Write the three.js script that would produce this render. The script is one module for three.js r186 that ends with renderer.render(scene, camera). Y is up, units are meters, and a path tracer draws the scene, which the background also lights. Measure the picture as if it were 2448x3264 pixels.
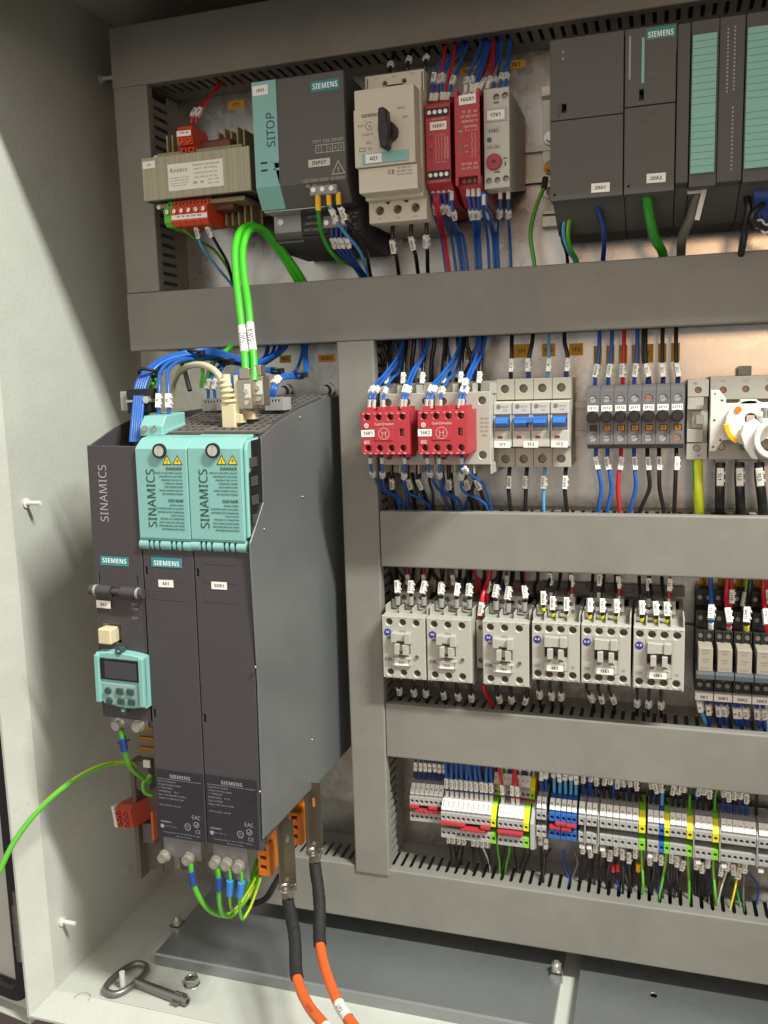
import * as THREE from 'three';
import { RoundedBoxGeometry } from 'three/addons/geometries/RoundedBoxGeometry.js';
import { mergeGeometries } from 'three/addons/utils/BufferGeometryUtils.js';
import { RectAreaLightUniformsLib } from 'three/addons/lights/RectAreaLightUniformsLib.js';

// ---------- camera, light, exposure ----------
RectAreaLightUniformsLib.init();
const scene = new THREE.Scene();
const FPX = 2780, CAM = new THREE.Vector3(0, 0, 0.904), ROT = new THREE.Euler(-0.14244623, 0.30703836, -0.02906515, 'YXZ');
const camera = new THREE.PerspectiveCamera(2 * Math.atan(1632 / FPX) * 180 / Math.PI, 0.75, 0.02, 60);
camera.position.copy(CAM); camera.rotation.copy(ROT);
scene.background = new THREE.Color().setRGB(0.90, 0.878, 0.83);   // the workshop around the open cabinet, evenly grey
const renderer = new THREE.WebGLRenderer({ antialias: true });
renderer.setSize(768, 1024);
renderer.toneMapping = THREE.LinearToneMapping;
renderer.toneMappingExposure = 1.0;
renderer.shadowMap.enabled = true;

function lampFixture(name, label, x, y, z, w, d, color, intensity, tilt = 0) {
  const g = new THREE.Group(); g.name = name; g.position.set(x, y, z); g.rotation.x = tilt; scene.add(g);
  g.userData = { label, category: 'lamp' };
  const h = new THREE.Mesh(new THREE.BoxGeometry(w + 0.06, 0.06, d + 0.06), new THREE.MeshStandardMaterial({ color: '#d8d8d2', roughness: 0.5 }));
  h.name = 'housing'; h.position.y = 0.033; g.add(h);
  const t = new THREE.Mesh(new THREE.BoxGeometry(w, 0.004, d), new THREE.MeshStandardMaterial({ color: '#ffffff', emissive: new THREE.Color(...color), emissiveIntensity: 2 }));
  t.name = 'diffuser'; t.position.y = 0.0; g.add(t);
  const l = new THREE.RectAreaLight(new THREE.Color(...color), intensity, w, d);
  l.position.y = -0.006; l.rotation.x = -Math.PI / 2; g.add(l);
}
// one fluorescent batten on the workshop ceiling, above and to the right of the open door
lampFixture('ceiling_lamp', 'long white fluorescent batten lamp hanging above the open cabinet', 1.25, 1.75, 0.99, 0.9, 0.13, [0.97, 1.0, 0.93], 415);
// a warm work lamp behind the photographer, seen as the warm gleam on the bare plate
lampFixture('work_lamp', 'small warm work lamp hanging behind the photographer', 0.46, 0.40, 3.3, 0.34, 0.42, [1.0, 0.56, 0.28], 22, Math.PI / 2);

// ---------- pixels of the photograph to places ----------
function P(u, v, z) {
  const d = new THREE.Vector3((u - 1224) / FPX, (1632 - v) / FPX, -1).applyEuler(ROT);
  return d.multiplyScalar((z - CAM.z) / d.z).add(CAM);
}
const reg = (x0, y0, s) => (x, y, z) => P(x0 + x * s, y0 + y * s, z);
const R1 = reg(0, 0, .7378), R2 = reg(1224, 0, .7378), R3 = reg(0, 1088, .7378), R4 = reg(1224, 1088, .7378), R5 = reg(0, 2176, .7378), R6 = reg(1224, 2176, .7378);
const ZA = reg(430, 230, .2411), ZB = reg(790, 220, .3073), ZC = reg(1110, 180, .2712), ZD = reg(1340, 120, .2893), ZE = reg(1740, 0, .4268), ZF = reg(380, 1080, .434);
const ZG = reg(1200, 1800, .3134), ZH = reg(1680, 1800, .3134), ZI = reg(2130, 1830, .226), ZJ = reg(1850, 1140, .3605), ZK = reg(1280, 2400, .2893), ZL = reg(1700, 2480, .4509);
const ZM = reg(280, 2050, .4114), ZN = reg(100, 2750, .6775), ZQ = reg(1000, 1050, .2939);

// ---------- small tools ----------
let seed = 7;
const rnd = () => { seed = (seed * 1664525 + 1013904223) >>> 0; return seed / 4294967296; };
const rr = (a, b) => a + (b - a) * rnd();
const V = (x, y, z) => new THREE.Vector3(x, y, z);
const taken = {};
function numbered(n) { taken[n] = (taken[n] ?? -1) + 1; return taken[n] ? n + '_' + String(taken[n]).padStart(3, '0') : n; }
function thing(name, label, category, pos, group) {
  const g = new THREE.Group(); g.name = numbered(name); scene.add(g);
  if (pos) g.position.copy(pos);
  g.userData = { label, category }; if (group) g.userData.group = group;
  return g;
}
function part(parent, name, geo, mat, label) {
  const m = new THREE.Mesh(geo, mat); m.name = name; m.castShadow = m.receiveShadow = true; parent.add(m);
  if (label) m.userData.label = label;
  return m;
}
function at(m, x, y, z) { m.position.set(x / 1000, y / 1000, z / 1000); return m; }
// geometry helpers; all sizes in millimetres
const mm = 0.001;
const flat = (g) => { const n = g.index ? g.toNonIndexed() : g; for (const k of Object.keys(n.attributes)) if (!['position', 'normal', 'uv'].includes(k)) n.deleteAttribute(k); return n; };
const mg = (...gs) => mergeGeometries(gs.flat().map(flat));
function bx(x0, x1, y0, y1, z0, z1, r = 0.6) {
  const w = Math.abs(x1 - x0) * mm, h = Math.abs(y1 - y0) * mm, d = Math.abs(z1 - z0) * mm;
  const rad = Math.min(r * mm, w * .45, h * .45, d * .45);
  const g = rad > 1e-5 ? new RoundedBoxGeometry(w, h, d, 1, rad) : new THREE.BoxGeometry(w, h, d);
  return g.translate((x0 + x1) / 2 * mm, (y0 + y1) / 2 * mm, (z0 + z1) / 2 * mm);
}
function cyl(x, y, z0, z1, r, seg = 18, r2 = r) { return new THREE.CylinderGeometry(r2 * mm, r * mm, (z1 - z0) * mm, seg).rotateX(Math.PI / 2).translate(x * mm, y * mm, (z0 + z1) / 2 * mm); }
function cylY(x, z, y0, y1, r, seg = 16, r2 = r) { return new THREE.CylinderGeometry(r2 * mm, r * mm, (y1 - y0) * mm, seg).translate(x * mm, (y0 + y1) / 2 * mm, z * mm); }
function cylX(y, z, x0, x1, r, seg = 16) { return new THREE.CylinderGeometry(r * mm, r * mm, (x1 - x0) * mm, seg).rotateZ(Math.PI / 2).translate((x0 + x1) / 2 * mm, y * mm, z * mm); }
function poly(pts) { const s = new THREE.Shape(); pts.forEach(([x, y], i) => i ? s.lineTo(x * mm, y * mm) : s.moveTo(x * mm, y * mm)); s.closePath(); return s; }
function ex(shape, z0, z1, bev = 0.3) {
  const d = (z1 - z0) * mm, b = Math.min(bev * mm, d * .4);
  const g = new THREE.ExtrudeGeometry(shape, b > 0 ? { depth: d - 2 * b, bevelEnabled: true, bevelThickness: b, bevelSize: b, bevelOffset: -b, bevelSegments: 1, curveSegments: 12 } : { depth: d, bevelEnabled: false, curveSegments: 12 });
  return g.translate(0, 0, z0 * mm + Math.max(b, 0));
}
function rectShape(x0, x1, y0, y1, holes = []) {
  const s = poly([[x0, y0], [x1, y0], [x1, y1], [x0, y1]]);
  for (const h of holes) {
    const p = new THREE.Path();
    if (h.length === 3) p.absarc(h[0] * mm, h[1] * mm, h[2] * mm, 0, Math.PI * 2, true);
    else { p.moveTo(h[0] * mm, h[2] * mm); p.lineTo(h[0] * mm, h[3] * mm); p.lineTo(h[1] * mm, h[3] * mm); p.lineTo(h[1] * mm, h[2] * mm); p.closePath(); }
    s.holes.push(p);
  }
  return s;
}
const ringGeo = (x, y, z0, z1, r0, r1) => { const s = new THREE.Shape(); s.absarc(x * mm, y * mm, r1 * mm, 0, Math.PI * 2); const h = new THREE.Path(); h.absarc(x * mm, y * mm, r0 * mm, 0, Math.PI * 2, true); s.holes.push(h); return ex(s, z0, z1, 0); };
const hb = (x0, x1, y0, y1, z0, z1, holes, bev = 0.4) => ex(rectShape(x0, x1, y0, y1, holes), z0, z1, bev);
// profile given as [z, y] pairs, pulled along x
function prof(pts, x0, x1, bev = 0.3) { return ex(poly(pts.map(([z, y]) => [-z, y])), x0, x1, bev).rotateY(Math.PI / 2); }
function metreUV(g) {                 // texture coordinates in metres by the way each face points
  g = flat(g); const p = g.attributes.position, n = g.attributes.normal, uv = g.attributes.uv;
  for (let i = 0; i < p.count; i++) {
    const a = Math.abs(n.getX(i)), b = Math.abs(n.getY(i)), c = Math.abs(n.getZ(i));
    if (c >= a && c >= b) uv.setXY(i, p.getX(i), p.getY(i)); else if (a >= b) uv.setXY(i, p.getZ(i), p.getY(i)); else uv.setXY(i, p.getX(i), p.getZ(i));
  }
  return g;
}
const box = (x0, x1, y0, y1, z0, z1, r) => metreUV(bx(x0, x1, y0, y1, z0, z1, r));

// ---------- surface textures ----------
function tex(size, metres, f, srgb) {
  const d = new Uint8Array(size * size * 4);
  for (let y = 0; y < size; y++) for (let x = 0; x < size; x++) { const v = f(x, y); for (let c = 0; c < 3; c++) d[(y * size + x) * 4 + c] = Math.max(0, Math.min(255, (Array.isArray(v) ? v[c] : v) * 255)); d[(y * size + x) * 4 + 3] = 255; }
  const t = new THREE.DataTexture(d, size, size); t.wrapS = t.wrapT = THREE.RepeatWrapping; t.magFilter = THREE.LinearFilter; t.minFilter = THREE.LinearMipmapLinearFilter; t.generateMipmaps = true;
  t.repeat.set(1 / metres, 1 / metres); if (srgb) t.colorSpace = THREE.SRGBColorSpace; t.needsUpdate = true; return t;
}
function lattice(n) { const a = new Float32Array(n * n); for (let i = 0; i < a.length; i++) a[i] = rnd(); return (x, y) => { x = ((x % n) + n) % n; y = ((y % n) + n) % n; const i = Math.floor(x), j = Math.floor(y), u = x - i, v = y - j, s = u * u * (3 - 2 * u), t = v * v * (3 - 2 * v), k = (i + 1) % n, l = (j + 1) % n; return (a[j * n + i] * (1 - s) + a[j * n + k] * s) * (1 - t) + (a[l * n + i] * (1 - s) + a[l * n + k] * s) * t; }; }
const l8 = lattice(8), l32 = lattice(32), l128 = lattice(128);
const tGrain = tex(256, 0.06, (x, y) => .5 + .5 * (rnd() - .5) + .35 * (l128(x / 2, y / 2) - .5));
const tMottle = tex(256, 0.5, (x, y) => .93 + .07 * (l8(x / 32, y / 32) * .4 + l32(x / 8, y / 8) * .3 + rnd() * .3), true);
// paint and lid plastic: fine grain, soft smudges, a few scratches and specks
function worn(n, seedMarks, base, depth) {
  const a = new Float32Array(n * n); for (let y = 0; y < n; y++) for (let x = 0; x < n; x++) a[y * n + x] = base + depth * (.5 * (rnd() - .5) + .55 * (l32(x * 32 / n, y * 32 / n) - .5) + .9 * (l8(x * 8 / n, y * 8 / n) - .5));
  for (let k = 0; k < seedMarks; k++) { let x = rnd() * n, y = rnd() * n, t = rnd() * 6.28; const L = 20 + rnd() * 90, d = (rnd() < .6 ? -1 : 1) * depth * rr(.5, 1.3); for (let i = 0; i < L; i++) { x += Math.cos(t); y += Math.sin(t); t += (rnd() - .5) * .06; const q = ((Math.floor(y) % n + n) % n) * n + ((Math.floor(x) % n + n) % n); a[q] += d; } }
  for (let k = 0; k < seedMarks * 4; k++) { const q = Math.floor(rnd() * n * n); a[q] -= depth * 3; a[(q + 1) % (n * n)] -= depth * 2; }
  return a;
}
const wD = worn(512, 12, .92, .06), wP = worn(512, 10, .94, .04);
const tLid = tex(512, 0.42, (x, y) => wD[y * 512 + x], true), tPaint = tex(512, 0.55, (x, y) => wP[y * 512 + x], true);
const tPeel = tex(256, 0.12, (x, y) => .5 * l128(x / 2, y / 2) + .5 * l32(x / 8, y / 8));
// galvanised sheet: patches of crystal tone
const cells = []; for (let j = 0; j < 26; j++) for (let i = 0; i < 26; i++) cells.push([(i + rnd()) * 512 / 26, (j + rnd()) * 512 / 26, rnd()]);
function spangle(x, y) {
  const ci = Math.floor(x / 512 * 26), cj = Math.floor(y / 512 * 26); let b = 1e9, t = 0;
  for (let dj = -1; dj <= 1; dj++) for (let di = -1; di <= 1; di++) { const i = (ci + di + 26) % 26, j = (cj + dj + 26) % 26, c = cells[j * 26 + i]; let dx = Math.abs(x - c[0]), dy = Math.abs(y - c[1]); if (dx > 256) dx = 512 - dx; if (dy > 256) dy = 512 - dy; const q = dx * dx + dy * dy * .6; if (q < b) { b = q; t = c[2]; } }
  return t;
}
const sp = new Float32Array(512 * 512); for (let y = 0; y < 512; y++) for (let x = 0; x < 512; x++) sp[y * 512 + x] = spangle(x, y);
const tZinc = tex(512, 0.16, (x, y) => { const v = .86 + .06 * sp[y * 512 + x] + .06 * rnd() - .04 * l8(x / 64, y / 64); return [v, v * .995, v * .985]; }, true);
const tZincR = tex(512, 0.16, (x, y) => .50 + .09 * sp[y * 512 + x] + .05 * rnd());
const tBrush = tex(256, 0.05, (x, y) => { const v = .78 + .16 * l128(x / 2, 3) + .06 * rnd(); return [v, v, v]; }, true);
for (const t of [tBrush]) t.repeat.set(20, 2);

// ---------- materials ----------
const mat = (color, roughness = .5, o = {}) => new THREE.MeshStandardMaterial({ color, roughness, ...o });
const M = {
  paint: mat('#c8c9bf', .42, { map: tPaint, bumpMap: tPeel, bumpScale: .00022 }),
  duct: mat('#8d8a82', .52, { map: tLid, bumpMap: tGrain, bumpScale: .00006 }),
  zinc: mat('#c6c4c0', .52, { metalness: .95, map: tZinc, roughnessMap: tZincR }),
  sheet: mat('#9fa3a4', .66, { metalness: .7, map: tPaint, roughnessMap: tZincR }),
  steel: mat('#b9b8b4', .28, { metalness: .95 }),
  dullsteel: mat('#8b8984', .42, { metalness: .9 }),
  rail: mat('#a7a6a0', .35, { metalness: .9 }),
  alu: mat('#f6f0da', .4, { metalness: .3 }),
  brass: mat('#a87c44', .4, { metalness: .8 }),
  copper: mat('#a5826f', .5, { metalness: .6 }),
  frame: mat('#b3ae92', .45, { metalness: .4, map: tBrush }),
  bobbin: mat('#978b66', .6),
  drive: mat('#443f41', .62, { bumpMap: tGrain, bumpScale: .0001 }),
  drive2: mat('#443f41', .6, { bumpMap: tGrain, bumpScale: .0001 }),
  plc: mat('#55534f', .6, { bumpMap: tGrain, bumpScale: .0001 }),
  plc2: mat('#55534f', .6),
  teal: mat('#82b6b0', .45, { bumpMap: tGrain, bumpScale: .00006 }), tealDark: mat('#82b6b0', .45), mint: mat('#86bcab', .55),
  ab: mat('#a29f95', .45, { bumpMap: tGrain, bumpScale: .00005 }), abDark: mat('#a29f95', .5), abLight: mat('#b0ada3', .42),
  beige: mat('#cbc4b2', .5, { bumpMap: tGrain, bumpScale: .00005 }), ivory: mat('#d6c9a2', .45),
  red: mat('#b0323a', .45), redDark: mat('#b0323a', .45), orange: mat('#e2551c', .4), orangeRed: mat('#d54a26', .45), amber: mat('#e07a14', .4),
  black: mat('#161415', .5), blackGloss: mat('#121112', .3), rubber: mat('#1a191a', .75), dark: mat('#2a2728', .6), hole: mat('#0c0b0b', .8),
  grey: mat('#6b686a', .5), greyL: mat('#9a9896', .5), term: mat('#a6a4a2', .5), mcb: mat('#aea89a', .45), mcbL: mat('#bcb9ae', .42),
  white: mat('#dcdad2', .45), whiteP: mat('#e6e4dc', .4), tag: mat('#d2cfc5', .5), plug: mat('#8d8b86', .5),
  blueT: mat('#2f6fc0', .4), blueTerm: mat('#2b62ad', .45), greenT: mat('#62b52e', .45), yellow: mat('#e3d417', .4), yellowO: mat('#e8b40e', .4), greenY: mat('#7fc62c', .45),
  lever: mat('#505357', .45), relay: mat('#a0988a', .25), display: mat('#49474c', .15), key: mat('#31504b', .4), lens: mat('#3d8a4a', .3),
  navy: mat('#223f86', .4), sky: mat('#2f7fd0', .4), foil: mat('#a8a294', .3, { metalness: .85 }), tagY: mat('#c08a14', .6), paper: mat('#e9e7df', .7), brown: mat('#6b3d2c', .5),
  screwHead: mat('#dad7ce', .32, { metalness: .8 }), shield: mat('#8a8073', .3, { metalness: .85 }), rule: mat('#3f7f6b', .5), holeScrew: mat('#7d7973', .45, { metalness: .7 }), tab: mat('#8f8c8f', .45, { metalness: .5 }), grille: mat('#68635e', .55),
};
const WC = { blue: '#225aab', dkblue: '#1b3f8c', red: '#bf1e2c', black: '#191718', lblue: '#5aa3d3', green: '#2f9a26', pn: '#3fb81f', gy: null, grey: '#6b6863', lgrey: '#a8a6a0', orange: '#d05f2c', white: '#c9c6bd', ivory: '#cfc6a6', yellow: '#d9c21a', pink: '#d66b7e', brown: '#5b3a2a' };
const wireMat = {}; for (const k in WC) wireMat[k] = k === 'gy' ? mat('#ffffff', .38, { vertexColors: true }) : mat(WC[k], .34);

// ---------- printed labels: two atlases ----------
function atlas(size, alpha) {
  const c = document.createElement('canvas'); c.width = c.height = size; const ctx = c.getContext('2d');
  if (!alpha) { ctx.fillStyle = '#e8e6de'; ctx.fillRect(0, 0, size, size); }
  const t = new THREE.CanvasTexture(c); t.colorSpace = THREE.SRGBColorSpace; t.magFilter = THREE.LinearFilter;
  const A = { ctx, size, x: 2, y: 2, row: 0, seen: {}, material: new THREE.MeshStandardMaterial({ map: t, roughness: alpha ? .55 : .6, transparent: alpha, side: THREE.FrontSide }) };
  A.place = (key, w, h) => {
    if (A.seen[key]) return [A.seen[key], false];
    if (A.x + w + 3 > size) { A.x = 2; A.y += A.row + 3; A.row = 0; }
    if (A.y + h > size) throw new Error('atlas full');
    const r = A.seen[key] = [A.x, A.y, w, h]; A.x += w + 3; A.row = Math.max(A.row, h); return [r, true];
  };
  return A;
}
const paperAtlas = atlas(2048, false), inkAtlas = atlas(2048, true);
function decalGeo(A, r, w, h) {
  const g = new THREE.PlaneGeometry(w * mm, h * mm), S = A.size, [x, y, pw, ph] = r, uv = g.attributes.uv;
  for (let i = 0; i < 4; i++) uv.setXY(i, (x + uv.getX(i) * pw) / S, 1 - (y + (1 - uv.getY(i)) * ph) / S);
  return g;
}
// draw(ctx, w, h) works in millimetres with the origin at the top left
function decal(parent, name, A, key, w, h, x, y, z, draw, ppm = 7) {
  ppm *= .68; const [r, fresh] = A.place(key, Math.ceil(w * ppm), Math.ceil(h * ppm));
  if (fresh) { const c = A.ctx; c.save(); c.beginPath(); c.rect(r[0], r[1], r[2], r[3]); c.clip(); c.translate(r[0], r[1]); c.scale(ppm, ppm); draw(c, w, h); c.restore(); }
  return at(part(parent, name, decalGeo(A, r, w, h), A.material), x, y, z);
}
const F = (c, s, weight = 'bold') => { c.font = `${weight} ${s}px sans-serif`; };
function txt(c, s, x, y, size, o = {}) { F(c, size, o.w ?? 'bold'); c.textAlign = o.a ?? 'center'; c.textBaseline = 'middle'; if (o.c) c.fillStyle = o.c; if (o.max) c.fillText(s, x, y, o.max); else c.fillText(s, x, y); }
// white printed name plate; (x, y) is its centre
function plate(parent, text, w, h, x, y, z, o = {}) {
  const [tw, th] = o.rot ? [h, w] : [w, h];
  const dd = decal(parent, o.name ?? 'label', paperAtlas, ['p', text, w, h, o.bg, o.rot, o.s].join(), w, h, x, y, z, (c) => {
    c.fillStyle = o.bg ?? '#efede6'; c.fillRect(0, 0, w, h); c.translate(w / 2, h / 2); if (o.rot) c.rotate(o.rot * Math.PI / 2);
    txt(c, text, 0, 0, o.s ?? Math.min(th * .62, tw / text.length * 1.35), { c: o.fg ?? '#2a2826', max: tw * .94 });
  }, o.ppm ?? 8);
  if (!o.name) dd.rotation.z = rr(-.025, .025); return dd;
}
// print straight on a surface
function ink(parent, name, w, h, x, y, z, draw, key, ppm) { return decal(parent, name, inkAtlas, key, w, h, x, y, z, draw, ppm ?? 7); }
function word(parent, text, w, h, x, y, z, color, o = {}) {
  return ink(parent, o.name ?? 'print', w, h, x, y, z, (c) => { c.translate(w / 2, h / 2); if (o.rot) c.rotate(o.rot * Math.PI / 2); const th = o.rot ? w : h, tw = o.rot ? h : w; txt(c, text, 0, 0, o.s ?? th * .86, { c: color, w: o.w, max: tw }); }, ['w', text, w, h, color, o.rot, o.w, o.s].join(), o.ppm);
}
const lines = (arr, size, x, lh, o = {}) => (c) => { arr.forEach((s, i) => txt(c, s, x, lh * (i + .6), size, o)); };

// ---------- screws ----------
const screwGeos = {};
function screwGeo(r, cross) {
  return screwGeos[r + '' + !!cross] ??= (() => {
    const s = .22 * r, g = [cyl(0, 0, -1.2, .35, r, 16)];
    const half = (a) => { const sh = new THREE.Shape(); const th = Math.asin(s / r); sh.absarc(0, 0, r * mm, a + th, a + Math.PI - th, false); sh.closePath(); return ex(sh, .3, .9, 0); };
    if (cross) { for (let k = 0; k < 4; k++) { const sh = new THREE.Shape(), a = k * Math.PI / 2, th = Math.asin(s / r); sh.moveTo(Math.cos(a + Math.PI / 4) * s * 1.41 * mm, Math.sin(a + Math.PI / 4) * s * 1.41 * mm); sh.absarc(0, 0, r * mm, a + th, a + Math.PI / 2 - th, false); sh.closePath(); g.push(ex(sh, .3, .9, 0)); } }
    else { g.push(half(0), half(Math.PI)); }
    return mg(g);
  })();
}
function screw(parent, x, y, z, r, m = M.screwHead, o = {}) { const s = at(part(parent, o.name ?? 'screw', screwGeo(r, o.cross), m), x, y, z); s.rotation.z = o.turn ?? rr(-.8, .8); return s; }
function hexGeo(r, h) { return mg(cyl(0, 0, 0, h, r, 6), cyl(0, 0, -1, 0, r * 1.35, 20)); }

// ---------- wires ----------
const tagGeo = mg(ex((() => { const s = poly([[-2.1, -5.6], [2.1, -5.6], [2.1, -3.4], [3.0, -3.0], [3.0, -1.6], [2.1, -1.2], [2.1, 1.4], [3.0, 1.8], [3.0, 3.2], [2.1, 3.6], [2.1, 5.6], [-2.1, 5.6]]); return s; })(), -2.0, 2.0, .3));
const up = V(0, 0, 1), q0 = new THREE.Matrix4();
function orient(o, pos, dir, face = up) {
  const y = dir.clone().normalize(); const x = V().crossVectors(y, face); if (x.lengthSq() < 1e-6) x.set(1, 0, 0); x.normalize(); const z = V().crossVectors(x, y);
  o.quaternion.setFromRotationMatrix(q0.makeBasis(x, y, z)); o.position.copy(pos);
}
function wireTag(parent, pos, dir, text, k = 1, face, r = 1.4) {
  const t = part(parent, 'marker', tagGeo, M.tag); if (dir.y < 0) dir = dir.clone().negate();
  orient(t, pos, dir, V(rr(-.4, .4) * (r > 3 ? .2 : 1), 0, 1).add(face ? V(0, 0, 0) : V(0, 0, 0))); t.scale.set(k, k, k); t.translateZ(Math.max(0, r - 1.2 * k) * mm);
  if (text) plate(t, text, 3.6, 10.6, 0, 0, 2.25, { rot: 1, s: 2.9, name: 'marker_text' });
  return t;
}
function tubeGeo(curve, n, r, kind, radial = 8, phase = 5, frac = .2) {
  let g = new THREE.TubeGeometry(curve, n, r * mm, radial, false);
  if (kind === 'gy') {
    g = g.toNonIndexed(); const c = new Float32Array(g.attributes.position.count * 3), per = radial * 6, A = new THREE.Color('#55ab28'), B = new THREE.Color('#bfc926');
    for (let i = 0; i < c.length / 3; i++) { const s = Math.floor((i % per) / 6), yel = ((s + Math.floor(i / per / 14) + phase) % radial) < radial * frac; (yel ? B : A).toArray(c, i * 3); }
    g.setAttribute('color', new THREE.BufferAttribute(c, 3));
  }
  return g;
}
// pts: places along the wire; tags: [[share of the length, text]]
function wire(label, group, kind, pts, r = 1.5, o = {}) {
  const g = thing(o.name ?? 'wire', label, o.category ?? 'wire', pts[0].clone(), group);
  const loc = pts.map((p) => p.clone().sub(pts[0])), cv = new THREE.CatmullRomCurve3(loc, false, 'centripetal');
  part(g, 'insulation', tubeGeo(cv, o.n ?? Math.max(14, pts.length * 7), r, kind, o.radial ?? (kind === 'gy' ? 10 : 8), o.phase, o.frac), wireMat[kind]);
  for (const [t, s, k] of o.tags ?? []) wireTag(g, cv.getPointAt(t), cv.getTangentAt(t), s, k ?? 1, o.face, r);
  for (const [t, m, len, rad] of o.sleeves ?? []) { const a = cv.getPointAt(t), d = cv.getTangentAt(t); const s = part(g, 'sleeve', new THREE.CylinderGeometry((rad ?? r * 1.25) * mm, (rad ?? r * 1.25) * mm, len * mm, 10), m); orient(s, a, d); }
  return g;
}
// ---------- the cabinet ----------
const XL = -600, XR = 600, YF = -621, YR = 415, ZB_ = -32, ZR = 210;
{
  const c = thing('control_cabinet', 'pale grey painted sheet steel control cabinet standing open', 'cabinet');
  part(c, 'back_panel', box(XL - 2, XR + 2, YF - 2, YR + 2, ZB_ - 2, ZB_, 0), M.paint);
  const rim = (a, b) => prof([[ZR, 0], [ZR + 24, 12], [ZR + 25, 30], [ZR + 22, 30], [ZR + 20, 15], [ZR - 2, 2.5]], a, b, 0);
  part(c, 'side_wall', box(XL - 2, XL, YF, YR, ZB_, ZR, 0), M.paint);
  part(c, 'side_wall', box(XR, XR + 2, YF, YR, ZB_, ZR, 0), M.paint);
  part(c, 'floor_panel', box(XL, XR, YF - 2, YF, ZB_, ZR, 0), M.paint);
  part(c, 'roof_panel', box(XL, XR, YR, YR + 2, ZB_, ZR + 25, 0), M.paint);
  part(c, 'door_header', box(XL - 30, XR + 30, 344, YR + 30, ZR + 20, ZR + 25, .8), M.paint);
  // front rim: bends outwards from wall and floor, meets in a mitred corner
  const o = 14, quad = (pts) => { const g = new THREE.BufferGeometry(); const t = [0, 1, 2, 0, 2, 3].flatMap((i) => pts[i].map((v) => v * mm)); g.setAttribute('position', new THREE.Float32BufferAttribute(t, 3)); g.setAttribute('uv', new THREE.Float32BufferAttribute(new Array(12).fill(0), 2)); g.computeVertexNormals(); return g; };
  const L1 = [XL, YF, ZR], L2 = [XL - 4, YF - 4, ZR + 7], L3 = [XL - o, YF - o, ZR + 25], L4 = [XL - o - 2.5, YF - o - 2.5, ZR + 25], L5 = [XL - o - 2.5, YF - o - 2.5, ZR + 2];
  const T = (p) => [p[0], YR + 20, p[2]], Rr = (p) => [XR + 30, p[1], p[2]];
  const strips = (f, flip) => [[L1, L2], [L2, L3], [L3, L4], [L4, L5]].map(([a, b]) => flip ? quad([a, b, f(b), f(a)]) : quad([a, f(a), f(b), b]));
  part(c, 'front_rim', metreUV(mg(strips(T, true))), M.paint);
  part(c, 'front_rim', metreUV(mg(strips(Rr, false))), M.paint);
  // threaded studs on the side wall
  for (const [p, len] of [[P(81, 1603, 0), 18], [P(196, 2936, 0), 17], [P(322, 252, 0), 20], [P(409, 2777, 0), 3]]) {
    const d = p.clone().sub(CAM), q = d.multiplyScalar(XL * mm / d.x).add(CAM);
    const s = part(c, 'stud', mg(new THREE.CylinderGeometry(.0023, .0023, len * mm, 14).rotateZ(Math.PI / 2).translate(len / 2 * mm, 0, 0), new THREE.CylinderGeometry(.0044, .005, .002, 18).rotateZ(Math.PI / 2).translate(.001, 0, 0)), len > 5 ? M.white : M.paint);
    s.position.copy(q);
  }
  // a loose sheet covers the right of the floor
  const e1 = P(100 + 470 * .6775, 2750 + 480 * .6775, 0), fl = (x, y) => { const p = ZN(x, y, 0).sub(CAM); return p.multiplyScalar(YF * mm / p.y).add(CAM).multiplyScalar(1000); };
  const a = fl(470, 482), b = fl(315, 652); b.x += (ZR - .5 - b.z) * (b.x - a.x) / (b.z - a.z); b.z = ZR - .5;
  part(c, 'floor_sheet', metreUV(ex(poly([[b.x, -b.z], [XR - 5, -b.z], [XR - 5, 20], [a.x + 12, 20], [a.x, -a.z]]), 0, 1.2, .2).rotateX(-Math.PI / 2).translate(0, YF * mm, 0)), M.paint);
  const rg = fl(237, 640); part(c, 'knockout_ring', new THREE.TorusGeometry(.0085, .0004, 8, 24, Math.PI).rotateX(-Math.PI / 2).translate(rg.x * mm, YF * mm + .0006, rg.z * mm), M.abDark);
  // door, opened wide on its hinges
  const door = new THREE.Group(); door.name = 'door'; c.add(door); door.position.set((XL - o - 7) * mm, 0, (ZR + 16) * mm); door.rotation.y = -.16;
  part(door, 'door_panel', metreUV(mg(bx(-600, 4, -650, 440, -12, -10, .5), bx(2.4, 4, -650, 440, -12, 4, .5), bx(-600, 4, -650, -648, -12, 4, .5))), M.paint);
  const gk = new THREE.Shape(); { const w = 18, r = 28, X1 = 1, Y0 = -634; gk.moveTo(-600 * mm, Y0 * mm); gk.lineTo((X1 - r) * mm, Y0 * mm); gk.absarc((X1 - r) * mm, (Y0 + r) * mm, r * mm, -Math.PI / 2, 0, false); gk.lineTo(X1 * mm, 420 * mm); gk.lineTo((X1 - w) * mm, 420 * mm); gk.lineTo((X1 - w) * mm, (Y0 + r) * mm); gk.absarc((X1 - r) * mm, (Y0 + r) * mm, (r - w) * mm, 0, -Math.PI / 2, true); gk.lineTo(-600 * mm, (Y0 + w) * mm); gk.closePath(); }
  part(door, 'seal', ex(gk, -10, 2, 2.5), M.rubber);
  // the other door stands open at the far side, out of the picture
  const d2 = new THREE.Group(); d2.name = 'door'; c.add(d2); d2.position.set((XR + 24) * mm, 0, (ZR + 24) * mm); d2.rotation.y = .06;
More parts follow.
